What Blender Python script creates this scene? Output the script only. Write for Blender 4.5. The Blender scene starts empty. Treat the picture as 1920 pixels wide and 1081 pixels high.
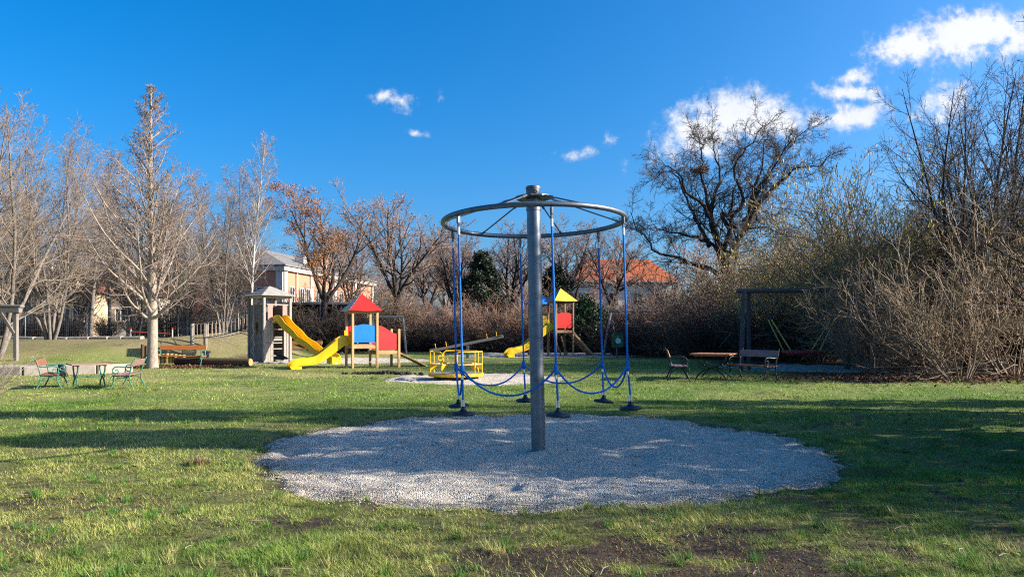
import bpy, math, random
import numpy as np
from mathutils import Vector, Matrix, Euler

# ------------------------------------------------------------------ camera, world, sun, exposure
scene = bpy.context.scene
COL = scene.collection
F, CX, HY, EYE = 1330.0, 960.0, 620.0, 1.5          # focal length / horizon measured on the 1920 px photograph
cam_d = bpy.data.cameras.new('camera')
cam_d.sensor_fit = 'HORIZONTAL'; cam_d.sensor_width = 36.0
cam_d.lens = 36.0 * F / 1920.0
cam_d.shift_y = (HY - 540.5) / 1920.0
cam_d.clip_start = 0.05; cam_d.clip_end = 20000
cam = bpy.data.objects.new('camera', cam_d); COL.objects.link(cam)
cam.location = (0, 0, EYE); cam.rotation_euler = (math.radians(90), 0, 0)
scene.camera = cam

SUN_EL, SUN_AZ = math.radians(24), math.radians(93)   # azimuth from +Y (view direction) towards +X (right)
sun_dir = Vector((math.sin(SUN_AZ) * math.cos(SUN_EL), math.cos(SUN_AZ) * math.cos(SUN_EL), math.sin(SUN_EL)))
sd = bpy.data.lights.new('sun', 'SUN'); sd.energy = 4.4; sd.angle = math.radians(0.53); sd.color = (1.0, 0.915, 0.79)
sun = bpy.data.objects.new('sun', sd); COL.objects.link(sun)
sun.rotation_euler = (-sun_dir).to_track_quat('-Z', 'Y').to_euler(); sun.location = (30, -4, 25)

scene.view_settings.view_transform = 'Standard'
scene.view_settings.look = 'None'
scene.view_settings.gamma = 1.0
scene.view_settings.use_curve_mapping = False
scene.view_settings.exposure = 1.55
scene.cycles.use_denoising = False
scene.cycles.filter_width = 1.15

world = bpy.data.worlds.new('World'); scene.world = world; world.use_nodes = True
wn, wl = world.node_tree.nodes, world.node_tree.links
wn.clear()
w_out = wn.new('ShaderNodeOutputWorld')
sky = wn.new('ShaderNodeTexSky'); sky.sky_type = 'NISHITA'; sky.sun_disc = False
sky.sun_elevation = SUN_EL; sky.sun_rotation = SUN_AZ
sky.altitude = 400; sky.air_density = 1.0; sky.dust_density = 4.0; sky.ozone_density = 7.0
SKY_STRENGTH = 0.093
hsv = wn.new('ShaderNodeHueSaturation'); hsv.inputs['Saturation'].default_value = 1.26; hsv.inputs['Hue'].default_value = 0.497
hsv.inputs['Value'].default_value = .93
wl.new(sky.outputs[0], hsv.inputs['Color'])
bg_sky = wn.new('ShaderNodeBackground'); bg_sky.inputs['Strength'].default_value = SKY_STRENGTH
wl.new(hsv.outputs[0], bg_sky.inputs['Color'])

def wm(op, a, b=None, c=None, clamp=False):
    n = wn.new('ShaderNodeMath'); n.operation = op; n.use_clamp = clamp
    for i, v in enumerate((a, b, c)):
        if v is None: continue
        if isinstance(v, (int, float)): n.inputs[i].default_value = v
        else: wl.new(v, n.inputs[i])
    return n.outputs[0]
tc = wn.new('ShaderNodeTexCoord')
sep = wn.new('ShaderNodeSeparateXYZ'); wl.new(tc.outputs['Generated'], sep.inputs[0])
ysafe = wm('MAXIMUM', sep.outputs[1], 0.02)
U = wm('DIVIDE', sep.outputs[0], ysafe)
V = wm('DIVIDE', sep.outputs[2], ysafe)
comb = wn.new('ShaderNodeCombineXYZ'); wl.new(U, comb.inputs[0]); wl.new(V, comb.inputs[1])
def wnoise(scale, detail, rough, off=0.0):
    mp = wn.new('ShaderNodeMapping'); mp.inputs['Location'].default_value = (off, off * 1.7, off * .3); wl.new(comb.outputs[0], mp.inputs[0])
    n = wn.new('ShaderNodeTexNoise'); n.inputs['Scale'].default_value = scale; n.inputs['Detail'].default_value = detail
    n.inputs['Roughness'].default_value = rough; wl.new(mp.outputs[0], n.inputs['Vector'])
    return n
nz_a = wnoise(9, 6, .6, 3.1); nz_b = wnoise(26, 8, .68, 7.7); nz_c = wnoise(60, 6, .7, 1.3)
warp_s = wn.new('ShaderNodeSeparateXYZ'); wl.new(nz_a.outputs['Color'], warp_s.inputs[0])
Uw = wm('MULTIPLY_ADD', wm('SUBTRACT', warp_s.outputs[0], .5), .05, U)
Vw = wm('MULTIPLY_ADD', wm('SUBTRACT', warp_s.outputs[1], .5), .04, V)
# clouds: centre, half width, half height (in tangent units, from the photograph), tilt, weight
CLOUDS = [(1715, 82, 75, 28, 10, 1), (1800, 68, 70, 40, 4, 1.1), (1868, 58, 60, 34, 12, 1), (1905, 85, 40, 18, 30, .9),
          (1605, 146, 36, 14, 12, .85), (1590, 172, 60, 14, 0, .85), (1640, 182, 26, 5, 0, .5),
          (1385, 222, 78, 36, 0, 1.15), (1330, 250, 80, 34, 12, 1.0), (1460, 228, 62, 28, -10, .95), (1275, 272, 40, 16, 15, .6), (1600, 222, 62, 22, 14, .9), (1530, 232, 36, 14, 0, .75),
          (1772, 195, 50, 30, 20, .85), (1735, 222, 36, 12, 0, .5), (708, 186, 24, 9, 12, .6), (747, 194, 26, 15, 0, .75), (822, 192, 14, 11, -40, .32),
          (775, 245, 22, 6, 0, .45), (1080, 284, 36, 13, 12, .62), (1092, 275, 14, 12, 30, .6), (1133, 263, 20, 15, 35, .5), (1168, 312, 10, 11, 30, .5), (1645, 262, 22, 8, 0, .3),
          (2100, 40, 130, 46, 8, 1.1), (2260, 240, 90, 30, 0, 1), (-160, 90, 90, 30, 10, .8), (-420, 260, 120, 34, 0, .9), (2500, -150, 170, 60, 10, 1.0)]
dens = None
for (px, py, a, b, tilt, wgt) in CLOUDS:
    u0, v0 = (px - CX) / F, (HY - py) / F
    ct, st = math.cos(math.radians(tilt)), math.sin(math.radians(tilt))
    du, dv = wm('SUBTRACT', Uw, u0), wm('SUBTRACT', Vw, v0)
    p = wm('MULTIPLY_ADD', dv, st, wm('MULTIPLY', du, ct)); q = wm('MULTIPLY_ADD', du, -st, wm('MULTIPLY', dv, ct))
    p = wm('DIVIDE', p, a / F * (1.75 if wgt >= .9 else 1.5)); q = wm('DIVIDE', q, b / F * (1.95 if wgt >= .9 else 1.65))
    d2 = wm('MULTIPLY_ADD', p, p, wm('MULTIPLY', q, q))
    m = wm('MULTIPLY', wm('SUBTRACT', 1.0, wm('SQRT', d2)), wgt)
    dens = m if dens is None else wm('MAXIMUM', dens, m)
fb = wm('ADD', wm('MULTIPLY', wm('SUBTRACT', nz_b.outputs['Fac'], .51), 1.75), wm('MULTIPLY', wm('SUBTRACT', nz_c.outputs['Fac'], .5), 1.0))
cden = wm('ADD', dens, fb)
mr = wn.new('ShaderNodeMapRange'); mr.interpolation_type = 'SMOOTHSTEP'
mr.inputs['From Min'].default_value = 0.05; mr.inputs['From Max'].default_value = 0.80; wl.new(cden, mr.inputs['Value'])
gate = wm('GREATER_THAN', sep.outputs[1], 0.05)
edge = wm('GREATER_THAN', dens, -.35)
cmask = wm('MULTIPLY', wm('MULTIPLY', mr.outputs[0], .97), wm('MULTIPLY', gate, edge))
ramp = wn.new('ShaderNodeMix'); ramp.data_type = 'RGBA'
ramp.inputs[6].default_value = (.50, .60, .78, 1); ramp.inputs[7].default_value = (.92, .94, 1.0, 1)
sh = wm('MULTIPLY_ADD', wm('SUBTRACT', nz_a.outputs['Fac'], .5), 1.4, wm('MULTIPLY', mr.outputs[0], 1.0), clamp=True)
wl.new(sh, ramp.inputs[0])
bg_c = wn.new('ShaderNodeBackground'); bg_c.inputs['Strength'].default_value = 0.37; wl.new(ramp.outputs[2], bg_c.inputs['Color'])
wmix = wn.new('ShaderNodeMixShader'); wl.new(cmask, wmix.inputs[0]); wl.new(bg_sky.outputs[0], wmix.inputs[1]); wl.new(bg_c.outputs[0], wmix.inputs[2])
wl.new(wmix.outputs[0], w_out.inputs['Surface'])

# ------------------------------------------------------------------ helpers
PI = math.pi
def R(d): return math.radians(d)
def X(px, y): return (px - CX) / F * y               # metres to the right for a photo column at depth y
def Z(py, y): return EYE - (py - HY) / F * y

def smooth(a, b, x):
    t = np.clip((np.asarray(x, float) - a) / (b - a), 0, 1); return t * t * (3 - 2 * t)
def _hash(ix, iy, seed):
    with np.errstate(over='ignore'):
        h = ix.astype(np.int64) * 374761393 + iy.astype(np.int64) * 668265263 + seed * 974634777
        h = (h ^ (h >> 13)) * 1274126177
        h = h ^ (h >> 16)
    return (h & 0xffffff).astype(float) / 0xffffff
def vnoise(x, y, seed=0):
    x = np.asarray(x, float); y = np.asarray(y, float)
    ix, iy = np.floor(x), np.floor(y); fx, fy = x - ix, y - iy
    fx = fx * fx * (3 - 2 * fx); fy = fy * fy * (3 - 2 * fy)
    a, b = _hash(ix, iy, seed), _hash(ix + 1, iy, seed); c, d = _hash(ix, iy + 1, seed), _hash(ix + 1, iy + 1, seed)
    return (a * (1 - fx) + b * fx) * (1 - fy) + (c * (1 - fx) + d * fx) * fy
def fbm(x, y, seed=0, octs=4, gain=.5):
    s, amp, tot = 0, 1, 0
    for o in range(octs):
        s = s + amp * vnoise(x * 2 ** o + 17.3 * o, y * 2 ** o - 9.1 * o, seed + o); tot += amp; amp *= gain
    return s / tot

def mesh_np(name, verts, faces, mat, parent=None, smooth_sh=False, cols=None, attrs=None):
    """faces: (n,k) int array, or list of them with the same or different k"""
    if not isinstance(faces, list): faces = [faces]
    faces = [f for f in faces if len(f)]
    me = bpy.data.meshes.new(name)
    verts = np.asarray(verts, np.float32).reshape(-1, 3)
    me.vertices.add(len(verts)); me.vertices.foreach_set('co', verts.ravel())
    nl = sum(f.size for f in faces); npoly = sum(len(f) for f in faces)
    me.loops.add(nl); me.polygons.add(npoly)
    me.loops.foreach_set('vertex_index', np.concatenate([f.ravel() for f in faces]).astype(np.int32))
    starts, o = [], 0
    for f in faces:
        starts.append(o + np.arange(len(f)) * f.shape[1]); o += f.size
    me.polygons.foreach_set('loop_start', np.concatenate(starts).astype(np.int32))
    if smooth_sh: me.polygons.foreach_set('use_smooth', np.ones(npoly, bool))
    me.update(calc_edges=True)
    if cols is not None:
        ca = me.color_attributes.new('Col', 'FLOAT_COLOR', 'POINT')
        c4 = np.ones((len(verts), 4), np.float32); c4[:, :3] = cols
        ca.data.foreach_set('color', c4.ravel())
    for k, v in (attrs or {}).items():
        at = me.attributes.new(k, 'FLOAT', 'POINT'); at.data.foreach_set('value', np.asarray(v, np.float32).ravel())
    me.materials.append(mat)
    return link(name, me, parent)
def link(name, data, parent=None):
    o = bpy.data.objects.new(name, data); COL.objects.link(o)
    if parent is not None: o.parent = parent
    return o
def tag(o, label, cat, group=None):
    o['label'] = label; o['category'] = cat
    if group: o['group'] = group
    return o
def thing(name, label, cat, loc=(0, 0, 0), rz=0, group=None):
    o = link(name, None); o.location = loc; o.rotation_euler = (0, 0, rz); o.empty_display_size = .2
    return tag(o, label, cat, group)
def structure(o): o['kind'] = 'structure'; return o
def stuff(o): o['kind'] = 'stuff'; return o
def dup(root, loc, rz=0, scale=1, label=None, parent=None):
    r = root.copy(); COL.objects.link(r)
    if parent is not None: r.parent = parent
    if loc is not None:
        r.location = loc; r.rotation_euler = (0, 0, rz); r.scale = (scale,) * 3 if isinstance(scale, (int, float)) else scale
    if label: r['label'] = label
    for ch in root.children:
        dup(ch, None, parent=r)
    return r

class MB:
    """collects shapes into one mesh"""
    def __init__(s): s.v = []; s.f = []
    def add(s, vs, fs):
        o = len(s.v); s.v += [tuple(map(float, q)) for q in vs]; s.f += [tuple(i + o for i in f) for f in fs]; return s
    def box(s, c, d, rot=None, bev=0.0):
        x, y, z = d[0] / 2, d[1] / 2, d[2] / 2
        if bev <= 0:
            vs = [(-x, -y, -z), (x, -y, -z), (x, y, -z), (-x, y, -z), (-x, -y, z), (x, -y, z), (x, y, z), (-x, y, z)]
            fs = [(0, 3, 2, 1), (4, 5, 6, 7), (0, 1, 5, 4), (1, 2, 6, 5), (2, 3, 7, 6), (3, 0, 4, 7)]
        else:
            b = min(bev, x * .9, y * .9, z * .9); vs = []; fs = []
            for sx in (-1, 1):
                for sy in (-1, 1):
                    for sz in (-1, 1):
                        vs += [(sx * x, sy * (y - b), sz * (z - b)), (sx * (x - b), sy * y, sz * (z - b)), (sx * (x - b), sy * (y - b), sz * z)]
            def i(sx, sy, sz, k): return ((sx > 0) * 4 + (sy > 0) * 2 + (sz > 0)) * 3 + k
            for q in (-1, 1):
                fs.append(tuple(i(q, a, b_, 0) for a, b_ in ((-1, -1), (1, -1), (1, 1), (-1, 1))))
                fs.append(tuple(i(a, q, b_, 1) for a, b_ in ((-1, -1), (1, -1), (1, 1), (-1, 1))))
                fs.append(tuple(i(a, b_, q, 2) for a, b_ in ((-1, -1), (1, -1), (1, 1), (-1, 1))))
                for r in (-1, 1):
                    fs.append((i(q, r, -1, 0), i(q, r, 1, 0), i(q, r, 1, 1), i(q, r, -1, 1)))
                    fs.append((i(q, -1, r, 0), i(q, 1, r, 0), i(q, 1, r, 2), i(q, -1, r, 2)))
                    fs.append((i(-1, q, r, 1), i(1, q, r, 1), i(1, q, r, 2), i(-1, q, r, 2)))
                    for t in (-1, 1): fs.append((i(q, r, t, 0), i(q, r, t, 1), i(q, r, t, 2)))
        m = rot if isinstance(rot, Matrix) else (Euler(rot).to_matrix() if rot else Matrix.Identity(3))
        c = Vector(c)
        return s.add([m @ Vector(q) + c for q in vs], fs)
    def beam(s, a, b, w, h, bev=.004, up=(0, 0, 1)):
        a, b = Vector(a), Vector(b); d = b - a; L = d.length; xax = d / L
        u = Vector(up); 
        if abs(xax.dot(u)) > .98: u = Vector((0, 1, 0))
        yax = u.cross(xax).normalized(); zax = xax.cross(yax)
        m = Matrix((xax, yax, zax)).transposed()
        return s.box((a + b) / 2, (L, w, h), m, bev)
    def tube(s, pts, r, n=8, closed=False, cap=True):
        pts = [Vector(p) for p in pts]; N = len(pts)
        rs = r if isinstance(r, (list, tuple)) else [r] * N
        o = len(s.v); ref = None
        for k in range(N):
            if closed: t = pts[(k + 1) % N] - pts[k - 1]
            else: t = pts[min(k + 1, N - 1)] - pts[max(k - 1, 0)]
            t.normalize()
            if ref is None:
                ref = Vector((0, 0, 1)) if abs(t.z) < .9 else Vector((1, 0, 0))
            ref = (ref - t * ref.dot(t)); 
            if ref.length < 1e-6: ref = Vector((1, 0, 0)) - t * t.x
            ref.normalize(); bb = t.cross(ref)
            for j in range(n):
                a = 2 * PI * j / n; s.v.append(tuple(pts[k] + (ref * math.cos(a) + bb * math.sin(a)) * rs[k]))
        for k in range(N if closed else N - 1):
            k2 = (k + 1) % N
            for j in range(n):
                j2 = (j + 1) % n; s.f.append((o + k * n + j, o + k2 * n + j, o + k2 * n + j2, o + k * n + j2))
        if cap and not closed:
            s.f.append(tuple(o + j for j in range(n))); s.f.append(tuple(o + (N - 1) * n + n - 1 - j for j in range(n)))
        return s
    def lathe(s, prof, c=(0, 0, 0), n=24, rot=None):
        o = len(s.v); m = Euler(rot).to_matrix() if rot else Matrix.Identity(3); c = Vector(c)
        for (r, z) in prof:
            for j in range(n):
                a = 2 * PI * j / n; s.v.append(tuple(m @ Vector((r * math.cos(a), r * math.sin(a), z)) + c))
        for k in range(len(prof) - 1):
            for j in range(n):
                j2 = (j + 1) % n; s.f.append((o + k * n + j, o + k * n + j2, o + (k + 1) * n + j2, o + (k + 1) * n + j))
        s.f.append(tuple(o + n - 1 - j for j in range(n))); s.f.append(tuple(o + (len(prof) - 1) * n + j for j in range(n)))
        return s
    def prism(s, poly, frame, th):
        """poly in (a,b); frame = origin, axis a, axis b; extruded by th along the normal (centred)"""
        o, a, b = (Vector(q) for q in frame); nrm = a.cross(b).normalized() * th / 2
        n = len(poly); base = [o + a * p[0] + b * p[1] for p in poly]
        vs = [q - nrm for q in base] + [q + nrm for q in base]
        fs = [tuple(range(n - 1, -1, -1)), tuple(range(n, 2 * n))] + [(i, (i + 1) % n, n + (i + 1) % n, n + i) for i in range(n)]
        return s.add(vs, fs)
    def build(s, name, mat, parent=None, sm=False, angle=35):
        me = bpy.data.meshes.new(name); me.from_pydata(s.v, [], s.f); me.validate(); me.update()
        if sm:
            me.polygons.foreach_set('use_smooth', np.ones(len(me.polygons), bool))
            try: me.set_sharp_from_angle(angle=R(angle))
            except Exception: pass
        me.materials.append(mat)
        return link(name, me, parent)

# ------------------------------------------------------------------ materials
def mat(name, col, rough=.6, metal=0.0, var=.25, vscale=6.0, bump=0.0, bscale=40.0, col2=None, spec=.4, stretch=None, attr=False, sss=False):
    m = bpy.data.materials.new(name); m.use_nodes = True; nt = m.node_tree; N, L = nt.nodes, nt.links
    b = N['Principled BSDF']; b.inputs['Roughness'].default_value = rough; b.inputs['Metallic'].default_value = metal
    b.inputs['Specular IOR Level'].default_value = spec
    t = N.new('ShaderNodeTexCoord'); mp = N.new('ShaderNodeMapping'); L.new(t.outputs['Object'], mp.inputs[0])
    if stretch: mp.inputs['Scale'].default_value = stretch
    nz = N.new('ShaderNodeTexNoise'); nz.inputs['Scale'].default_value = vscale; nz.inputs['Detail'].default_value = 6; nz.inputs['Roughness'].default_value = .62
    L.new(mp.outputs[0], nz.inputs['Vector'])
    c2 = col2 if col2 else tuple(c * (1 - var) for c in col)
    mr_ = N.new('ShaderNodeMapRange'); mr_.inputs['From Min'].default_value = .32; mr_.inputs['From Max'].default_value = .68; L.new(nz.outputs['Fac'], mr_.inputs['Value'])
    mx = N.new('ShaderNodeMix'); mx.data_type = 'RGBA'; mx.inputs[6].default_value = (*c2, 1); mx.inputs[7].default_value = (*col, 1)
    L.new(mr_.outputs[0], mx.inputs[0])
    out = mx.outputs[2]
    if attr:
        at = N.new('ShaderNodeAttribute'); at.attribute_name = 'Col'
        mu = N.new('ShaderNodeMix'); mu.data_type = 'RGBA'; mu.blend_type = 'MULTIPLY'; mu.inputs[0].default_value = 1
        L.new(out, mu.inputs[6]); L.new(at.outputs['Color'], mu.inputs[7]); out = mu.outputs[2]
    L.new(out, b.inputs['Base Color'])
    if bump > 0:
        n2 = N.new('ShaderNodeTexNoise'); n2.inputs['Scale'].default_value = bscale; n2.inputs['Detail'].default_value = 5; L.new(mp.outputs[0], n2.inputs['Vector'])
        bp = N.new('ShaderNodeBump'); bp.inputs['Strength'].default_value = bump; bp.inputs['Distance'].default_value = .02
        L.new(n2.outputs['Fac'], bp.inputs['Height']); L.new(bp.outputs[0], b.inputs['Normal'])
    return m
M = {}
M['galv'] = mat('galvanised_steel', (.175, .20, .235), .42, .7, .35, 9, .03, 40)
M['galv_dark'] = mat('dull_galvanised', (.16, .17, .18), .5, .6, .4, 20, .1)
M['steel'] = mat('bright_steel', (.75, .75, .75), .28, .9, .1)
M['plastic_black'] = mat('black_rubber', (.018, .019, .024), .45, 0, .3, 30)
M['rope_blue'] = mat('blue_rope', (.014, .19, .62), .7, 0, .4, 160, .3, 260, spec=.15)
M['white_sleeve'] = mat('white_sleeve', (.75, .76, .78), .5)
M['yellow_paint'] = mat('yellow_paint', (.80, .46, .01), .38, 0, .18, 9, .03)
M['yellow_slide'] = mat('yellow_glassfibre', (.80, .48, .006), .38, 0, .2, 2.2, .03, 12)
M['deck_metal'] = mat('deck_metal', (.30, .28, .25), .55, .3, .35, 18, .15, 90)
M['red_panel'] = mat('red_panel', (.66, .018, .014), .5, 0, .22, 2.5, .04, 8)
M['red_panel2'] = mat('faded_red_panel', (.60, .035, .035), .5, 0, .2, 2.5, .04, 8)
M['blue_panel'] = mat('blue_panel', (.006, .20, .66), .48, 0, .2, 2.5, .04, 8)
M['yellow_panel'] = mat('yellow_panel', (.74, .50, .05), .48, 0, .2, 2.5, .04, 8)
M['brown_panel'] = mat('brown_panel', (.62, .48, .37), .5, 0, .12, 4)
M['pine'] = mat('new_pine', (.60, .37, .16), .62, 0, .28, 5, .12, 40, stretch=(9, 9, .8))
M['pine_grey'] = mat('aged_pine', (.34, .21, .12), .7, 0, .4, 5, .2, 40, stretch=(9, 9, .8))
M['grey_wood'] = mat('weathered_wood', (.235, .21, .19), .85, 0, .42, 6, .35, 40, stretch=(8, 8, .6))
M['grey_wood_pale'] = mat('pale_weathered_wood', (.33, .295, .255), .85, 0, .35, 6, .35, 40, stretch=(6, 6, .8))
M['shingle'] = mat('roof_boards', (.33, .305, .275), .8, 0, .3, 5, .3, 40)
M['pink_board'] = mat('pinkish_board', (.34, .20, .17), .7, 0, .2, 6)
M['bench_brown'] = mat('brown_bench_wood', (.24, .095, .05), .5, 0, .3, 5, .1, 50, stretch=(.8, 9, 9))
M['bench_orange'] = mat('orange_bench_wood', (.48, .165, .035), .45, 0, .28, 5, .1, 50, stretch=(.8, 9, 9))
M['bench_mauve'] = mat('worn_bench_wood', (.25, .15, .13), .55, 0, .35, 6, .1, 50, stretch=(.8, 9, 9))
M['table_wood'] = mat('table_wood', (.42, .17, .08), .5, 0, .3, 6, .12, 50, stretch=(.8, 9, 9))
M['table_grey'] = mat('worn_table_wood', (.33, .205, .145), .55, 0, .35, 6, .12, 50, stretch=(.8, 9, 9))
M['iron_green'] = mat('green_cast_iron', (.055, .20, .14), .5, 0, .4, 22, .1)
M['iron_dark'] = mat('dark_green_cast_iron', (.012, .032, .026), .5, 0, .4, 22, .1)
M['log'] = mat('dark_log', (.13, .075, .04), .8, 0, .4, 8, .4, 30, stretch=(1, 8, 8))
M['log_end'] = mat('log_end', (.50, .27, .09), .75, 0, .35, 12, .2)
M['concrete'] = mat('concrete_rim', (.34, .295, .24), .85, 0, .35, 3, .3, 25)
M['stone'] = mat('edging_stone', (.31, .28, .24), .85, 0, .4, 5, .4, 20)
M['sand'] = mat('sand', (.50, .43, .33), .95, 0, .2, 4, .4, 30)
M['bin_green'] = mat('bin_green', (.010, .095, .045), .45, 0, .15, 8)
M['bin_disc'] = mat('pale_disc', (.55, .60, .66), .5, 0, .05)
M['dark_post'] = mat('dark_weathered_post', (.085, .08, .08), .85, 0, .45, 5, .3, 30, stretch=(6, 6, .8))
M['rope_yellow'] = mat('yellow_rope', (.68, .55, .13), .7, 0, .3, 90, .3, 200)
M['rope_pale'] = mat('pale_rope', (.62, .50, .40), .75, 0, .25, 90, .3, 200)
M['rope_dark'] = mat('dark_rope', (.07, .055, .045), .8, 0, .3, 90)
M['nest_red'] = mat('red_nest_rope', (.40, .035, .035), .7, 0, .3, 60, .3, 120)
M['paint_red'] = mat('red_rail_paint', (.48, .06, .03), .5)
M['pale_metal'] = mat('pale_metal', (.50, .50, .48), .5, .3, .2)
M['wire'] = mat('fence_wire', (.26, .25, .23), .55, .5, .2)
M['pink_wall'] = mat('pink_render', (.44, .205, .125), .85, 0, .10, 1.2, .1, 20)
M['white_trim'] = mat('white_trim', (.55, .515, .46), .7, 0, .1, 3)
M['slate'] = mat('slate_roof', (.21, .195, .18), .75, 0, .35, 4, .5, 12, stretch=(1, 1, 3))
M['yellow_wall'] = mat('yellow_render', (.56, .41, .255), .85, 0, .12, 1.2, .1, 20)
M['pale_wall'] = mat('pale_render', (.60, .56, .49), .85, 0, .12, 1.2, .1, 20)
M['red_tile'] = mat('red_tiles', (.20, .078, .055), .8, 0, .4, 5, .5, 14)
M['orange_tile'] = mat('orange_tiles', (.47, .115, .035), .8, 0, .4, 3.5, .6, 9)
M['glass'] = mat('window_glass', (.045, .055, .07), .08, 0, .3, 2, spec=.8)
M['glass_pale'] = mat('curtained_glass', (.30, .33, .36), .15, 0, .4, 2, spec=.8)
M['shed_dark'] = mat('dark_shed_wall', (.045, .045, .055), .8, 0, .3, 3)
M['shed_roof'] = mat('shed_roof', (.20, .23, .27), .6, .2, .2, 3)
M['brick'] = mat('chimney_brick', (.48, .26, .18), .85, 0, .4, 12, .3)
M['crow'] = mat('black_plumage', (.010, .010, .012), .55, 0, .3, 30)
M['soil'] = mat('dark_soil', (.028, .022, .017), .95, 0, .5, 14, .8, 40)
M['dry_tuft'] = mat('dry_tuft', (.34, .20, .12), .9, 0, .4, 20)
# bark / twigs
M['bark_pale'] = mat('pale_bark', (.37, .30, .235), .9, 0, .5, 9, .6, 40, stretch=(1, 1, .5))
M['twig_pink'] = mat('pinkish_twigs', (.30, .23, .185), .8, 0, .45, 1.2)
M['twig_tan'] = mat('tan_twigs', (.285, .22, .165), .8, 0, .45, 1.0)
M['bark_grey'] = mat('grey_bark', (.20, .17, .145), .9, 0, .5, 6, .6, 30)
M['twig_grey'] = mat('grey_brown_twigs', (.29, .215, .175), .8, 0, .4, 1.0)
M['bark_dark'] = mat('dark_bark', (.040, .031, .026), .92, 0, .5, 5, .7, 25)
M['twig_dark'] = mat('dark_twigs', (.095, .071, .06), .85, 0, .4, 1.0)
M['twig_red'] = mat('reddish_hedge_twigs', (.33, .195, .14), .85, 0, .5, .8)
M['twig_brown'] = mat('brown_hedge_twigs', (.25, .175, .115), .85, 0, .5, .8)
M['twig_hazel'] = mat('hazel_twigs', (.31, .22, .14), .85, 0, .5, .8)
M['stem_pale'] = mat('pale_shrub_stems', (.30, .22, .155), .85, 0, .5, 5)
M['birch'] = mat('birch_bark', (.52, .47, .42), .85, 0, .45, 7, .3, stretch=(1, 1, 2.5))
M['catkin'] = mat('yellow_catkins', (.68, .53, .13), .9, 0, .4, 1.2)
M['seed'] = mat('brown_seed_clusters', (.37, .165, .06), .9, 0, .45, 1.5)
M['bud'] = mat('brown_leaf_remnants', (.25, .13, .085), .9, 0, .5, 2)
M['evergreen'] = mat('dark_evergreen_leaves', (.022, .040, .016), .65, 0, .6, 1.6)
M['laurel'] = mat('green_laurel_leaves', (.05, .095, .025), .45, 0, .6, 2.2)
M['leaf_litter'] = mat('fallen_leaf', (.20, .10, .05), .85, 0, .55, 9, attr=True)
# ------------------------------------------------------------------ terrain
# gravel pits: name, centre x, y, radius x, y, noise seed
PITS = [('carousel', .38, 9.63, 3.66, 3.66, 1), ('roundabout', -1.15, 22.9, 3.0, 3.0, 2), ('yellow_house', 2.3, 45.5, 6.6, 5.4, 3),
        ('tower', -9.6, 36.6, 5.6, 4.3, 4), ('nest_swing', 12.3, 29.2, 3.7, 3.4, 5)]
def pit_r(p, x, y):
    _, cx, cy, rx, ry, sd_ = p
    r = np.hypot((x - cx) / rx, (y - cy) / ry)
    return r + (fbm(x * .9, y * .9, 40 + sd_, 4) - .5) * .20 * min(1, 3 / rx) + (fbm(x * 5, y * 5, 60 + sd_, 3) - .5) * .13 * min(1, 3 / rx)
def pit_min(x, y):
    return np.min([pit_r(p, x, y) for p in PITS], axis=0)
def mound(x, y):
    start = 31.0 + 5.0 * smooth(-21, -15, x)
    lat = 1 - smooth(-16.0, -12.2, x)
    top = 1.02 + .42 * np.exp(-((x + 16.3) / 2.6) ** 2)
    far = 1 - .35 * smooth(46, 70, y)
    return top * smooth(start, start + 7.5, y) * lat * far
def ground_z(x, y):
    x = np.asarray(x, float); y = np.asarray(y, float)
    near = 1 - smooth(18, 40, y)
    z = (fbm(x * .35, y * .35, 5, 3) - .5) * .05 + (fbm(x * 1.6, y * 1.6, 8, 3) - .5) * .045 * near + (vnoise(x * 6, y * 6, 12) - .5) * .018 * near
    z = z + mound(x, y)
    pm = pit_min(x, y)
    return z - .085 * (1 - smooth(.93, 1.06, pm)) - .16 * (1 - smooth(.72, .90, pm))
def gz(x, y):
    x, y = np.array(float(x)), np.array(float(y)); z = float(ground_z(x, y))
    for p in PITS:
        if float(pit_r(p, x, y)) < 1.06: z = max(z, float(gravel_z(p, x, y)))
    return z
def gravel_z(p, x, y):
    r = pit_r(p, x, y)
    base = (fbm(x * .35, y * .35, 5, 3) - .5) * .05
    dents = (fbm(x * 1.7, y * 1.7, 21, 2) - .5) * .04 + (fbm(x * 5.2, y * 5.2, 23, 3) - .5) * .068
    holes = np.clip(vnoise(x * 3.6, y * 4.4, 27) - .66, 0, 1) * -.16
    rp = np.hypot(x - .333, y - 8.87)
    scuff = -.042 * np.exp(-((rp - 1.2) / .28) ** 2) + .025 * np.exp(-((rp - 1.85) / .3) ** 2) + .02 * np.exp(-(rp / .3) ** 2)
    return base - .03 + dents + holes + scuff * (.55 + .9 * vnoise(x * 2.1, y * 2.1, 29)) - .14 * smooth(.96, 1.10, r)
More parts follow.
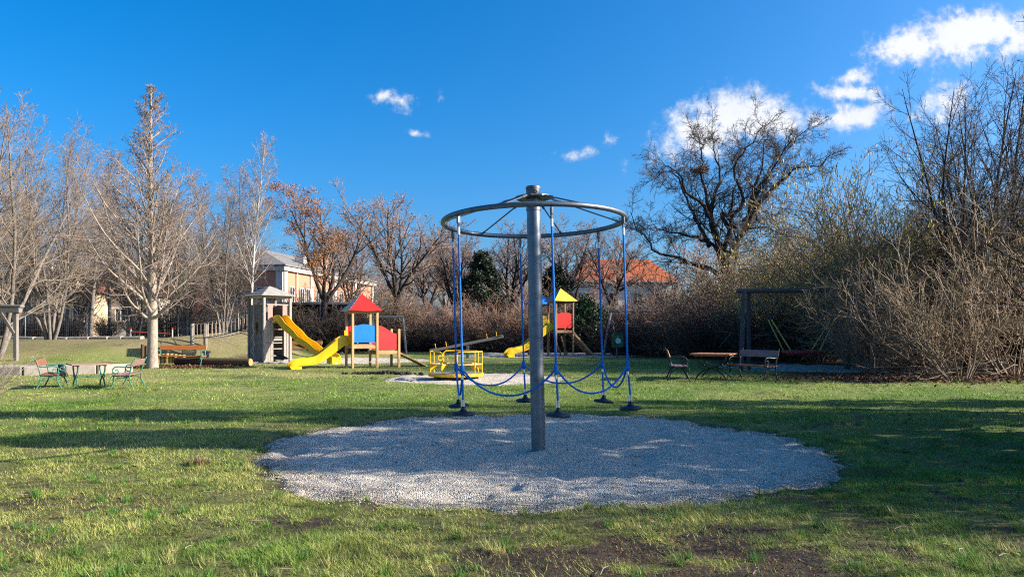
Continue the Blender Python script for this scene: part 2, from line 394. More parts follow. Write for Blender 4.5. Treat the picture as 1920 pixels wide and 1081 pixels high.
def wear(x, y):
    """bare soil / trampled ground, 0..1"""
    n = fbm(x * .8, y * .8, 31, 4)
    soil = smooth(.66, .80, n) * .6
    # dark bare patch in the near foreground, right of the middle
    d1 = np.hypot((x - 1.2) / 1.4, (y - 4.75) / .62); soil = np.maximum(soil, (1 - smooth(.55, 1.15, d1 + (fbm(x * 2.6, y * 2.6, 33, 4) - .5) * 2.3)))
    d2 = np.hypot((x + 4.0) / 1.3, (y - 6.3) / .6); soil = np.maximum(soil, .52 * (1 - smooth(.4, 1.15, d2 + (fbm(x * 2.6, y * 2.6, 35, 4) - .5) * 2.2)))
    tiny = smooth(.63, .72, fbm(x * 3.1, y * 3.1, 34, 3)) * (1 - smooth(7, 9, y)); soil = np.maximum(soil, .8 * tiny)
    # leaf bed under the shrubs on the right
    bed = smooth(8.6, 10.6, x + (fbm(x, y, 36, 3) - .5) * 2.5) * smooth(20.2, 21.8, y + (fbm(x * .7, y * .7, 37, 3) - .5) * 2.5) * (1 - smooth(60, 70, y))
    soil = np.maximum(soil, bed)
    # below the far hedges
    hedge = smooth(50.5, 52, y + (fbm(x * .5, y * .5, 38, 3) - .5) * 2); soil = np.maximum(soil, hedge)
    hedge_r = smooth(5.5, 7.5, x) * smooth(39.5, 41.5, y + x * .18); soil = np.maximum(soil, hedge_r)
    # worn rim of the pits
    pm = pit_min(x, y); soil = np.maximum(soil, .62 * (1 - smooth(.99, 1.07, pm)))
    # trampled mound, greener on its front slope
    m = mound(x, y); soil = np.maximum(soil, smooth(.10, .4, m) * (.05 + .5 * fbm(x * .5, y * .8, 39, 3)))
    lb = np.exp(-(((x + 14.4) / 2.0) ** 2 + ((y - 29.6) / 1.1) ** 2)); soil = np.maximum(soil, np.clip(lb * 1.3, 0, 1))
    return np.clip(soil, 0, 1)
def dryness(x, y):
    left = 1 - smooth(-1.5, 3.5, x - .15 * y)
    near = 1 - smooth(9, 13, y)
    farl = smooth(14, 19, y) * (1 - smooth(-9, 2, x)) 
    return np.clip((fbm(x * .55, y * .55, 51, 4) - .33) * 1.5 * (.45 + .7 * left * near + .3 * farl) + .22 * left * near + .26 * farl , 0, 1)

def tan_ground(x, y):
    """trodden tan earth on the mound, with a green patch left on its front slope"""
    m = mound(x, y); patch = np.exp(-(((x + 19.6) / 2.6) ** 2 + ((y - 33.4) / 1.5) ** 2)) + .8 * np.exp(-(((x + 14.0) / 1.6) ** 2 + ((y - 36.4) / 1.2) ** 2))
    return np.clip(smooth(.06, .3, m) * (.26 + .75 * fbm(x * .6, y * .9, 53, 3)) - 1.3 * patch, 0, 1)
def grid_axis(segs):
    out = []
    for a, b, st in segs: out.append(np.arange(a, b, st))
    return np.concatenate(out + [np.array([segs[-1][1]])])
gx = grid_axis([(-6000, -600, 900), (-600, -90, 60), (-90, -26, 2.0), (-26, -9, .40), (-9, 9, .14), (9, 26, .40), (26, 90, 2.0), (90, 600, 60), (600, 6000, 900)])
gy = grid_axis([(-600, -60, 90), (-60, -6, 4), (-6, 2, .6), (2, 14, .13), (14, 27, .25), (27, 50, .42), (50, 90, 1.5), (90, 600, 40), (600, 9000, 1200)])
GX, GY = np.meshgrid(gx, gy)
gxx, gyy = GX.ravel(), GY.ravel()
gv = np.stack([gxx, gyy, ground_z(gxx, gyy)], 1)
nx, ny = len(gx), len(gy)
ii = (np.arange(ny - 1)[:, None] * nx + np.arange(nx - 1)[None, :]).ravel()
gfaces = np.stack([ii, ii + 1, ii + nx + 1, ii + nx], 1)

mg = bpy.data.materials.new('lawn'); mg.use_nodes = True
N, L = mg.node_tree.nodes, mg.node_tree.links
b = N['Principled BSDF']; b.inputs['Roughness'].default_value = .95; b.inputs['Specular IOR Level'].default_value = .15
tcx = N.new('ShaderNodeTexCoord')
def gn(scale, det=6, rough=.65, st=None):
    n = N.new('ShaderNodeTexNoise'); n.inputs['Scale'].default_value = scale; n.inputs['Detail'].default_value = det; n.inputs['Roughness'].default_value = rough
    if st:
        mp = N.new('ShaderNodeMapping'); mp.inputs['Scale'].default_value = st; L.new(tcx.outputs['Object'], mp.inputs[0]); L.new(mp.outputs[0], n.inputs['Vector'])
    else: L.new(tcx.outputs['Object'], n.inputs['Vector'])
    return n.outputs['Fac']
def gmix(f, a, c):
    m = N.new('ShaderNodeMix'); m.data_type = 'RGBA'
    if isinstance(f, float): m.inputs[0].default_value = f
    else: L.new(f, m.inputs[0])
    for i, q in ((6, a), (7, c)):
        if isinstance(q, tuple): m.inputs[i].default_value = (*q, 1)
        else: L.new(q, m.inputs[i])
    return m.outputs[2]
def grange(v, a, c, lo=0., hi=1.):
    m = N.new('ShaderNodeMapRange'); m.inputs['From Min'].default_value = a; m.inputs['From Max'].default_value = c
    m.inputs['To Min'].default_value = lo; m.inputs['To Max'].default_value = hi; L.new(v, m.inputs['Value']); return m.outputs[0]
def gattr(nm):
    a = N.new('ShaderNodeAttribute'); a.attribute_name = nm; return a.outputs['Fac']
green = gmix(grange(gn(3.0), .3, .7), (.105, .185, .030), (.19, .265, .055))
green = gmix(grange(gn(38, 5, .75), .36, .66), (.065, .095, .022), green)
dry = gmix(grange(gn(11), .3, .7), (.33, .29, .10), (.40, .335, .15))
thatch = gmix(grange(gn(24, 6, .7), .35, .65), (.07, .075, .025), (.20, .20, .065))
tanc = gmix(grange(gn(5, 7, .7), .3, .7), (.15, .112, .066), (.26, .20, .12))
dry = gmix(gattr('tan'), dry, tanc); green = gmix(gattr('tan'), green, tanc)
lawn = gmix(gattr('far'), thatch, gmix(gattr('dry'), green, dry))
soilc = gmix(grange(gn(7, 8, .7), .35, .65), (.024, .019, .015), (.08, .058, .042))
soilc = gmix(grange(gn(46, 4, .7), .56, .7), soilc, (.19, .125, .08))
mf = N.new('ShaderNodeMath'); mf.operation = 'ADD'; L.new(gattr('wear'), mf.inputs[0]); L.new(grange(gn(9, 8, .75), .3, .7, -.35, .35), mf.inputs[1])
L.new(gmix(grange(mf.outputs[0], .35, .75), lawn, soilc), b.inputs['Base Color'])
bp = N.new('ShaderNodeBump'); bp.inputs['Strength'].default_value = .9; bp.inputs['Distance'].default_value = .05
L.new(gn(30, 6, .7), bp.inputs['Height']); L.new(bp.outputs[0], b.inputs['Normal'])
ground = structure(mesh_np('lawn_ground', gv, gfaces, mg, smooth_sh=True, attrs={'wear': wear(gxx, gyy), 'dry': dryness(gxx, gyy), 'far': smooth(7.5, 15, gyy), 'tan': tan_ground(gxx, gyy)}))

# ------------------------------------------------------------------ gravel pits
mgr = bpy.data.materials.new('gravel'); mgr.use_nodes = True
N, L = mgr.node_tree.nodes, mgr.node_tree.links
b = N['Principled BSDF']; b.inputs['Roughness'].default_value = .9; b.inputs['Specular IOR Level'].default_value = .2
tcx = N.new('ShaderNodeTexCoord')
vo = N.new('ShaderNodeTexVoronoi'); vo.inputs['Scale'].default_value = 75; L.new(tcx.outputs['Object'], vo.inputs['Vector'])
bw = N.new('ShaderNodeRGBToBW'); L.new(vo.outputs['Color'], bw.inputs[0])
peb = gmix(grange(bw.outputs[0], .2, .85), (.43, .375, .305), (.82, .735, .60))
peb = gmix(grange(vo.outputs['Distance'], .45, .75), peb, (.16, .14, .12))
peb = gmix(grange(gn(2.2), .4, .75, 0., .55), peb, (.42, .36, .28))
peb = gmix(grange(gattr('rim'), 0., 1., 0., 1.), peb, gmix(grange(gn(26, 6, .75), .42, .60), (.10, .075, .05), peb))
L.new(peb, b.inputs['Base Color'])
bp = N.new('ShaderNodeBump'); bp.inputs['Strength'].default_value = 1.0; bp.inputs['Distance'].default_value = .012; bp.invert = True
L.new(vo.outputs['Distance'], bp.inputs['Height']); L.new(bp.outputs[0], b.inputs['Normal'])
mpeb = mat('pebble', (.82, .735, .61), .85, 0, .3, 30, attr=True)
rng = np.random.default_rng(5)
for p in PITS:
    nm, cx, cy, rx, ry, sd_ = p
    st = .055 if nm == 'carousel' else .13 if nm == 'roundabout' else .25
    ax = np.arange(cx - rx * 1.2, cx + rx * 1.2, st); ay = np.arange(cy - ry * 1.2, cy + ry * 1.2, st)
    gX, gY = np.meshgrid(ax, ay); xf, yf = gX.ravel(), gY.ravel()
    zf = gravel_z(p, xf, yf); rr = pit_r(p, xf, yf)
    n_x, n_y = len(ax), len(ay); q = (np.arange(n_y - 1)[:, None] * n_x + np.arange(n_x - 1)[None, :]).ravel()
    fc = np.stack([q, q + 1, q + n_x + 1, q + n_x], 1)
    keep = (rr[fc] < 1.14).all(1); fc = fc[keep]
    used = np.unique(fc); remap = np.full(len(xf), -1); remap[used] = np.arange(len(used))
    structure(mesh_np('gravel_pit', np.stack([xf, yf, zf], 1)[used], remap[fc], mgr, smooth_sh=True, attrs={'rim': smooth(.80, 1.02, rr[used])}))
# loose pebbles lying on the near pit (real stones)
def pebbles(name, n, p, smin, smax, rlim):
    _, cx, cy, rx, ry, _s = p
    x = cx + rx * 1.15 * rng.uniform(-1, 1, n); y = cy + ry * 1.15 * rng.uniform(-1, 1, n)
    rr = pit_r(p, x, y); k = rng.random(n) < (1 - smooth(rlim - .10, rlim + .14, rr)) ** 1.7; x, y, rr = x[k], y[k], rr[k]
    z = np.maximum(gravel_z(p, x, y), ground_z(x, y)) + .002
    s = rng.uniform(smin, smax, len(x)); m = len(x)
    octa = np.array([(1, 0, -.1), (0, 1, -.1), (-1, 0, -.1), (0, -1, -.1), (.15, .1, .7)], float)
    o = octa[None] * rng.uniform(.65, 1.25, (m, 5, 1)) * s[:, None, None]
    a = rng.uniform(0, 2 * PI, m); c, s_ = np.cos(a)[:, None], np.sin(a)[:, None]
    vx = o[:, :, 0] * c - o[:, :, 1] * s_ + x[:, None]; vy = o[:, :, 0] * s_ + o[:, :, 1] * c + y[:, None]; vz = o[:, :, 2] + z[:, None]
    f0 = np.array([(0, 1, 4), (1, 2, 4), (2, 3, 4), (3, 0, 4)])
    fc = (f0[None] + 5 * np.arange(m)[:, None, None]).reshape(-1, 3)
    tone = rng.uniform(.55, 1.12, (m, 1)) * np.array([1, .985, .96])[None] * (1 - rng.random((m, 1)) ** 6 * .5)
    o = stuff(mesh_np(name, np.stack([vx, vy, vz], -1).reshape(-1, 3), fc, mpeb, smooth_sh=True, cols=np.repeat(tone, 5, 0)))
    return o
tag(pebbles('gravel_stones', 72000, PITS[0], .004, .0105, .97), 'loose pale gravel stones covering the round pit under the rope carousel', 'gravel')

# ------------------------------------------------------------------ grass blades
mb = bpy.data.materials.new('grass_blade'); mb.use_nodes = True
N, L = mb.node_tree.nodes, mb.node_tree.links
b = N['Principled BSDF']; b.inputs['Roughness'].default_value = .6; b.inputs['Specular IOR Level'].default_value = .25
at = N.new('ShaderNodeAttribute'); at.attribute_name = 'Col'; L.new(at.outputs['Color'], b.inputs['Base Color'])
tr = N.new('ShaderNodeBsdfTranslucent'); L.new(at.outputs['Color'], tr.inputs['Color'])
mxs = N.new('ShaderNodeMixShader'); mxs.inputs[0].default_value = .3
L.new(b.outputs[0], mxs.inputs[1]); L.new(tr.outputs[0], mxs.inputs[2]); L.new(mxs.outputs[0], N['Material Output'].inputs['Surface'])
def blades(zones, seed):
    r = np.random.default_rng(seed); allv, allc = [], []
    for (y0, y1, dens_, hgt, wid) in zones:
        xm = .78 * y1 + .5; n = int((y1 - y0) * 2 * xm * dens_)
        x = r.uniform(-xm, xm, n); y = r.uniform(y0, y1, n)
        w = wear(x, y); pm = pit_min(x, y); d = dryness(x, y)
        clump = fbm(x * 3.2, y * 3.2, 71, 3); tall = smooth(.50, .75, fbm(x * 1.3, y * 1.3, 73, 3))
        keep = (r.random(n) < (1 - .86 * smooth(.25, .8, w + (clump - .5) * 1.3))) & (r.random(n) < smooth(.90, 1.04, pm + (clump - .5) * .22) ** 1.6) & (r.random(n) < .12 + 1.0 * smooth(.28, .62, clump))
        x, y, w, d, clump, tall = x[keep], y[keep], w[keep], d[keep], clump[keep], tall[keep]; n = len(x)
        z = ground_z(x, y) - .006; ins = pit_r(PITS[0], x, y) < 1.06; z[ins] = np.maximum(z[ins], gravel_z(PITS[0], x[ins], y[ins]) - .006)
        h = hgt * r.uniform(.45, 1.25, n) * (.55 + .65 * clump + .55 * tall); wd = wid * r.uniform(.6, 1.3, n)
        a = r.uniform(0, 2 * PI, n); lean = r.uniform(.3, 1.7, n) * h; lx, ly = np.cos(a) * lean, np.sin(a) * lean
        sx, sy = -np.sin(a + r.normal(0, .6, n)) * wd / 2, np.cos(a + r.normal(0, .6, n)) * wd / 2
        v = np.zeros((n, 5, 3))
        v[:, 0] = np.stack([x - sx, y - sy, z], 1); v[:, 1] = np.stack([x + sx, y + sy, z], 1)
        v[:, 2] = np.stack([x + sx * .8 + lx * .38, y + sy * .8 + ly * .38, z + h * .62], 1); v[:, 3] = np.stack([x - sx * .8 + lx * .38, y - sy * .8 + ly * .38, z + h * .62], 1)
        v[:, 4] = np.stack([x + lx, y + ly, z + h * .95], 1)
        g = np.array([.125, .275, .034])[None] * r.uniform(.4, 1.35, (n, 1)) + np.array([.09, .08, .008])[None] * r.random((n, 1))
        yl = np.array([.56, .52, .16])[None] * r.uniform(.55, 1.15, (n, 1))
        dk = smooth(.48, .72, fbm(x * 1.9 + 7, y * 1.9, 75, 3))[:, None]; g = g * (1 - .5 * dk); yl = yl * (1 - .25 * dk)
        t = np.clip(d * 1.05 + r.normal(0, .20, n) - .25 * dk[:, 0], 0, 1)[:, None]
        c = g * (1 - t) + yl * t
        allv.append(v); allc.append(np.repeat(c, 5, 0))
    v = np.concatenate(allv); n = len(v); k = 5 * np.arange(n)[:, None]
    return v.reshape(-1, 3), [k + np.array([[0, 1, 2, 3]]), k + np.array([[3, 2, 4]])], np.concatenate(allc)
v2, f2, c2_ = blades([(3.2, 5.2, 11000, .040, .0042), (5.2, 7.5, 6800, .040, .0055), (7.5, 10.5, 3000, .040, .0078), (10.5, 15.0, 950, .042, .012), (15.0, 22.0, 300, .046, .02), (22.0, 34.0, 75, .05, .034)], 11)
def tufts(n, seed):
    r = np.random.default_rng(seed); y = 4.0 + 9 * r.random(n) ** 1.6; x = r.uniform(-.78, .78, n) * y; k = (pit_min(x, y) > .985) & (wear(x, y) < .75); x, y = x[k], y[k]
    m = 46; X_ = np.repeat(x, m) + r.normal(0, .022, len(x) * m); Y_ = np.repeat(y, m) + r.normal(0, .022, len(x) * m); q = len(X_)
    z = np.maximum(ground_z(X_, Y_), np.where(pit_r(PITS[0], X_, Y_) < 1.05, gravel_z(PITS[0], X_, Y_), -9)) - .005
    h = r.uniform(.04, .10, q) * np.repeat(r.uniform(.6, 1.25, len(x)), m); a = r.uniform(0, 2 * PI, q); ln = r.uniform(.2, 1.1, q) * h; w = .0025 * r.uniform(.7, 1.4, q)
    P = np.stack([X_, Y_, z], 1); s = np.stack([-np.sin(a) * w, np.cos(a) * w, np.zeros(q)], 1)
    v = np.stack([P - s, P + s, P + np.stack([np.cos(a) * ln, np.sin(a) * ln, h], 1)], 1)
    c = np.array([[.09, .22, .03]]) * r.uniform(.5, 1.3, (q, 1)); t = np.repeat(r.random(len(x)) ** 2.5, m)[:, None]; c = c * (1 - t) + np.array([[.5, .44, .16]]) * t
    return v, np.repeat(c, 3, 0)
v2 = v2.reshape(-1, 5, 3)[:, [0, 1, 4]]; gc_ = c2_.reshape(-1, 5, 3)[:, [0, 1, 4]].reshape(-1, 3)      # one face per blade
tv_, tc_ = tufts(620, 19); v2 = np.concatenate([v2, tv_]); gc_ = np.concatenate([gc_, tc_])
gv_ = v2.reshape(-1, 3); gf_ = np.arange(len(gv_)).reshape(-1, 3)
grass = stuff(mesh_np('grass_blades', gv_, gf_, mb, cols=gc_))
tag(grass, 'short winter grass, part green and part straw yellow, covering the lawn', 'grass')

# fallen leaves
def litter(name, spots, seed, label):
    r = np.random.default_rng(seed); xs, ys, ss = [], [], []
    for (cx, cy, rx, ry, n, s) in spots:
        xs.append(r.normal(cx, rx, n)); ys.append(r.normal(cy, ry, n)); ss.append(r.uniform(.6, 1.3, n) * s)
    x, y, s = (np.concatenate(q) for q in (xs, ys, ss)); n = len(x)
    a = r.uniform(0, 2 * PI, n); tilt = r.normal(0, .45, (n, 2)); z = np.maximum(ground_z(x, y), np.where(pit_r(PITS[0], x, y) < 1.04, gravel_z(PITS[0], x, y), -9)) + .012 + s * .25 * r.random(n)
    sh = np.array([(-1, 0), (-.3, -.55), (.6, -.4), (1.1, 0), (.5, .5), (-.35, .5)])
    px = sh[None, :, 0] * s[:, None] * .5; py = sh[None, :, 1] * s[:, None] * .5
    c, s_ = np.cos(a)[:, None], np.sin(a)[:, None]
    vz = z[:, None] + px * tilt[:, :1] + np.abs(py) * np.abs(tilt[:, 1:]) * 1.2
    v = np.stack([px * c - py * s_ + x[:, None], px * s_ + py * c + y[:, None], vz], -1)
    cl = r.uniform(.35, 1.5, (n, 1)) * (np.array([1, .92, .8])[None] + r.random((n, 1)) * np.array([.25, .35, .4])[None])
    o = stuff(mesh_np(name, v.reshape(-1, 3), (np.array([[0, 1, 2, 3], [0, 3, 4, 5]])[None] + 6 * np.arange(n)[:, None, None]).reshape(-1, 4), M['leaf_litter'], cols=np.repeat(cl, 6, 0)))
    return tag(o, label, 'leaves')
litter('fallen_leaves', [(-4.6, 7.6, 1.2, .9, 200, .034), (-3.6, 6.2, 1.6, .8, 260, .026), (-2.5, 5.2, 1.8, .7, 160, .024), (1.3, 4.9, 1.3, .5, 3600, .017), (-3.8, 6.3, 1.3, .5, 900, .017), (3.2, 6.0, 1.5, 1.0, 90, .026), (0, 8, 5, 4, 120, .03), (.4, 9, 2.2, 2.0, 110, .03)], 3,
       'scattered brown leaves lying on the lawn in the foreground')
litter('fallen_leaves', [(12.6, 22.4, 2.4, 1.0, 3800, .09), (17, 23, 3, 1.8, 2200, .10), (9.6, 22.2, 1.0, .5, 500, .08)], 4, 'reddish brown leaf litter bed under the bare shrubs on the right')
litter('fallen_leaves', [(-14.4, 29.5, 1.5, .55, 2400, .09), (-12.8, 29.2, .8, .4, 500, .08)], 6, 'brown leaf heap on the ground around the orange bench near the log')

# thin fallen twigs on the near lawn and gravel
rt0 = np.random.default_rng(29); tw_ = MB()
for k in range(90):
    y = 4.2 + 6.5 * rt0.random() ** 1.4; x = rt0.uniform(-.72, .72) * y; z = max(gz(x, y), -9) + .022
    a = rt0.uniform(0, 2 * PI); l = rt0.uniform(.05, .22); b0 = rt0.normal(0, .3)
    p = [Vector((x, y, z)), Vector((x + math.cos(a) * l * .5, y + math.sin(a) * l * .5, z + .01)), Vector((x + math.cos(a + b0) * l, y + math.sin(a + b0) * l, z))]
    tw_.tube(p, [.0035, .003, .0015], 4, cap=False)
tag(stuff(tw_.build('fallen_twigs', M['twig_tan'])), 'thin dry twigs lying on the near lawn and gravel', 'twigs')
# ------------------------------------------------------------------ bare trees
def norm(v): return v / np.maximum(np.linalg.norm(v, axis=-1, keepdims=True), 1e-9)
class Level:
    def __init__(s, P, Rr, Ln): s.P, s.R, s.L = P, Rr, Ln
def grow_lines(r, start, d, length, r0, r1, K, wig, up, jit=None):
    """start (n,3), d (n,3), length (n,), radii -> Level"""
    n = len(start); P = np.zeros((n, K, 3)); P[:, 0] = start; d = norm(d); st = (length / (K - 1))[:, None]
    for k in range(1, K):
        d = norm(d + wig * r.normal(0, 1, (n, 3)) + np.array([0, 0, up])[None])
        P[:, k] = P[:, k - 1] + d * st
    t = np.linspace(0, 1, K)[None]; RR = np.asarray(r0)[:, None] * (1 - t) ** .85 + np.asarray(r1)[:, None] * t
    return Level(P, RR, length)
def spawn(r, par, n, t0, t1, ang, asd, lf, shape, K, wig, up, rr, rmin, rtip, lmin=.0, flat=0.0):
    m, Kp = par.P.shape[:2]
    idx = np.repeat(np.arange(m), n); j = np.tile(np.arange(n), m)
    t = t0 + (t1 - t0) * (j + r.uniform(0, 1, m * n)) / n
    f = t * (Kp - 1); k = np.minimum(f.astype(int), Kp - 2); fr = (f - k)[:, None]
    pos = par.P[idx, k] * (1 - fr) + par.P[idx, k + 1] * fr
    T = norm(par.P[idx, k + 1] - par.P[idx, k]); rad = par.R[idx, k] * (1 - fr[:, 0]) + par.R[idx, k + 1] * fr[:, 0]
    ref = np.where(np.abs(T[:, 2:3]) > .9, np.array([[1., 0, 0]]), np.array([[0, 0, 1.]]))
    A = norm(np.cross(T, ref)); B = np.cross(T, A)
    ph = j * 2.39996 + r.uniform(0, 2 * PI, m)[idx] + r.normal(0, .5, m * n)
    a = np.clip(r.normal(ang, asd, m * n), 5, 140) * PI / 180
    d = np.cos(a)[:, None] * T + np.sin(a)[:, None] * (np.cos(ph)[:, None] * A + np.sin(ph)[:, None] * B)
    if flat: d[:, 2] *= (1 - flat)
    ln = par.L[idx] * lf * shape(t) * r.uniform(.65, 1.3, m * n); ln = np.maximum(ln, lmin)
    r0 = np.maximum(np.minimum(rad * rr, rad * .95), rmin)
    return grow_lines(r, pos, d, ln, r0, np.full(len(ln), rtip), K, wig, up)
def tubes(levels_sides):
    V_, F_, o = [], [], 0
    for lv, S in levels_sides:
        P, RR = lv.P, lv.R; n, K = P.shape[:2]
        T = np.empty_like(P); T[:, 1:-1] = P[:, 2:] - P[:, :-2]; T[:, 0] = P[:, 1] - P[:, 0]; T[:, -1] = P[:, -1] - P[:, -2]; T = norm(T)
        md = norm(P[:, -1] - P[:, 0]); ref = np.where(np.abs(md[:, 2:3]) > .8, np.array([[1., 0, 0]]), np.array([[0, 0, 1.]]))
        A = norm(np.cross(T, ref[:, None])); B = np.cross(T, A)
        an = 2 * PI * np.arange(S) / S
        ring = P[:, :, None] + RR[:, :, None, None] * (np.cos(an)[None, None, :, None] * A[:, :, None] + np.sin(an)[None, None, :, None] * B[:, :, None])
        V_.append(ring.reshape(-1, 3))
        q = (np.arange(n)[:, None, None] * K + np.arange(K - 1)[None, :, None]) * S
        j = np.arange(S)[None, None]; j2 = (j + 1) % S
        F_.append(np.stack([q + j, q + j2, q + S + j2, q + S + j], -1).reshape(-1, 4) + o); o += n * K * S
    return np.concatenate(V_), np.concatenate(F_)
def tips(lv, r, n, t0=.3):
    m, K = lv.P.shape[:2]; idx = r.integers(0, m, n); t = r.uniform(t0, 1, n) * (K - 1); k = np.minimum(t.astype(int), K - 2); f = (t - k)[:, None]
    return lv.P[idx, k] * (1 - f) + lv.P[idx, k + 1] * f
def leaf_quads(r, pos, w, h, hang=0.0, spread=.0):
    """small leaf faces at pos; hang=1 -> vertical strips"""
    n = len(pos); pos = pos + r.normal(0, spread, (n, 3)) if spread else pos
    a = norm(r.normal(0, 1, (n, 3))); a[:, 2] *= (1 - hang); a = norm(a)
    dn = norm(r.normal(0, 1, (n, 3)) * (1 - hang) + np.array([[0, 0, -1.]]) * hang); bq = norm(dn - a * np.sum(dn * a, 1, keepdims=True))
    w = w * r.uniform(.6, 1.3, (n, 1)); h = h * r.uniform(.6, 1.3, (n, 1))
    v = np.stack([pos - a * w / 2, pos + a * w / 2 + bq * h * .2, pos + a * w * .15 + bq * h, pos - a * w * .35 + bq * h * .7], 1)
    return v.reshape(-1, 3), np.arange(4 * n).reshape(-1, 4)
def make_tree(name, label, cat, trunk_levels, crown_levels, bark, twig, loc, group=None, extra=None, rz=0):
    t = thing(name, label, cat, loc, rz, group)
    v, f = tubes(trunk_levels); mesh_np('trunk', v, f, bark, t, True)
    v, f = tubes(crown_levels); mesh_np('crown', v, f, twig, t, True)
    for nm, (v, f), m in (extra or []): stuff(mesh_np(nm, v, f, m, t))
    return t
arr = np.array
def trunk_line(r, h, r0, r1, wig, K=14, lean=(0, 0), flare=1.5):
    lv = grow_lines(r, arr([[0, 0, -.25]]), arr([[lean[0], lean[1], 1.]]), arr([h + .25]), arr([r0]), arr([r1]), K, wig, .02)
    lv.R[0, 0] *= flare; lv.R[0, 1] *= 1 + (flare - 1) * .25
    return lv
cone = lambda t: (1.05 - t) ** .8
rnd = lambda t: np.sqrt(np.clip(1.05 - t * .75, .05, 2))
flatf = lambda t: 1.0 - .35 * t
# each prototype: returns the root and its nominal height
def proto_conical():                                  # pale straight trunk, ascending branches
    r = np.random.default_rng(101); H = 11.4
    tr_ = trunk_line(r, H, .21, .012, .012, 26, flare=1.35)
    b1 = spawn(r, tr_, 68, .17, .97, 50, 9, .40, lambda t: (1.03 - t) ** .85 * (.75 + .5 * np.exp(-((t - .3) / .15) ** 2)), 11, .07, .055, .36, .012, .006)
    b2 = spawn(r, b1, 12, .15, .97, 42, 12, .40, rnd, 6, .11, .05, .5, .007, .0045)
    b3 = spawn(r, b2, 7, .15, .98, 42, 15, .5, rnd, 4, .16, .04, .6, .0062, .0045, .12)
    return r, H, [(tr_, 14), (b1, 6)], [(b2, 4), (b3, 3)], b3
def proto_vase(seed=102, stems=7, H=12.0, spread_=.34):   # several rising stems, fan-shaped
    r = np.random.default_rng(seed); n = stems
    a = np.linspace(0, 2 * PI, n, endpoint=False) + r.normal(0, .3, n); s = spread_ * r.uniform(.3, 1.3, n)
    tr_ = grow_lines(r, np.stack([np.cos(a) * .15, np.sin(a) * .15, np.full(n, -.2)], 1), np.stack([np.cos(a) * s, np.sin(a) * s, np.ones(n)], 1), H * r.uniform(.75, 1.05, n), np.full(n, .11), np.full(n, .012), 16, .05, .03)
    b1 = spawn(r, tr_, 15, .14, .96, 40, 10, .42, lambda t: 1.1 - .8 * t, 10, .08, .05, .5, .012, .006)
    b2 = spawn(r, b1, 10, .12, .97, 38, 12, .42, rnd, 5, .12, .04, .55, .007, .0045)
    b3 = spawn(r, b2, 7, .15, .98, 40, 15, .52, rnd, 4, .16, .03, .6, .0068, .005, .15)
    return r, H, [(tr_, 8), (b1, 5)], [(b2, 4), (b3, 3)], b3
def proto_round(seed=103, H=10.0, forks=5):               # short trunk, forks into a wide rounded fan
    r = np.random.default_rng(seed)
    tr_ = trunk_line(r, H * .33, .24, .17, .03, 8)
    top = tr_.P[:, -1]; n = forks; a = np.linspace(0, 2 * PI, n, endpoint=False) + r.normal(0, .25, n); s = r.uniform(.35, .95, n)
    l1 = grow_lines(r, np.repeat(top, n, 0) - arr([[0, 0, .15]]), np.stack([np.cos(a) * s, np.sin(a) * s, np.ones(n)], 1), H * r.uniform(.55, .72, n), np.full(n, .13), np.full(n, .014), 12, .09, .06)
    b1 = spawn(r, l1, 12, .18, .97, 42, 10, .48, lambda t: 1.1 - .55 * t, 9, .10, .05, .6, .014, .007)
    b2 = spawn(r, b1, 11, .15, .97, 38, 12, .42, rnd, 5, .13, .04, .55, .010, .007)
    b3 = spawn(r, b2, 6, .2, .98, 38, 15, .5, rnd, 4, .16, .03, .6, .0085, .006, .15)
    return r, H, [(tr_, 10), (l1, 7), (b1, 5)], [(b2, 4), (b3, 3)], b3
def proto_slim(seed=104, H=12.0):                         # slender tree with thin steep branches
    r = np.random.default_rng(seed)
    tr_ = trunk_line(r, H, .13, .01, .022, 20, flare=1.3)
    b1 = spawn(r, tr_, 40, .25, .96, 40, 10, .27, lambda t: 1.15 - .8 * t, 9, .08, .06, .4, .011, .006)
    b2 = spawn(r, b1, 10, .15, .97, 40, 12, .42, rnd, 5, .13, .04, .55, .010, .007)
    b3 = spawn(r, b2, 5, .2, .98, 40, 15, .55, rnd, 4, .16, .0, .6, .0085, .006, .18)
    return r, H, [(tr_, 8), (b1, 4)], [(b2, 3), (b3, 3)], b3
OAK_LIMBS = [  # traced limb courses: (sideways px, height px) in the photo enlargement, depth swing, base radius
 ([(440, 735), (402, 600), (350, 520), (250, 462), (212, 385), (132, 350), (70, 425)], -2.2, .36), ([(450, 720), (412, 570), (430, 460), (470, 380), (462, 280), (440, 190), (500, 145)], 1.8, .36),
 ([(475, 740), (498, 600), (560, 480), (505, 340), (560, 250), (610, 200), (640, 130)], -1.2, .30), ([(515, 745), (590, 600), (622, 480), (650, 380), (690, 290), (700, 180), (745, 118)], .8, .36),
 ([(600, 580), (680, 470), (742, 410), (830, 345), (915, 345), (960, 300)], -1.8, .24), ([(545, 730), (620, 600), (700, 530), (790, 535), (860, 510)], 2.4, .26),
 ([(430, 700), (300, 645), (200, 622), (110, 590)], 2.6, .24), ([(408, 580), (380, 500), (352, 400), (340, 300), (342, 225), (285, 195)], -.8, .20),
 ([(500, 650), (470, 545), (520, 545), (560, 420), (600, 330), (580, 240)], 3.0, .22), ([(640, 560), (645, 450), (720, 330), (780, 250), (800, 180)], 2.0, .17), ([(560, 640), (600, 520), (655, 400), (735, 265), (800, 205)], -3.0, .17),
 ([(500, 720), (560, 640), (640, 640), (730, 690)], -2.6, .20), ([(390, 690), (330, 560), (250, 330), (180, 300)], 3.2, .2)]
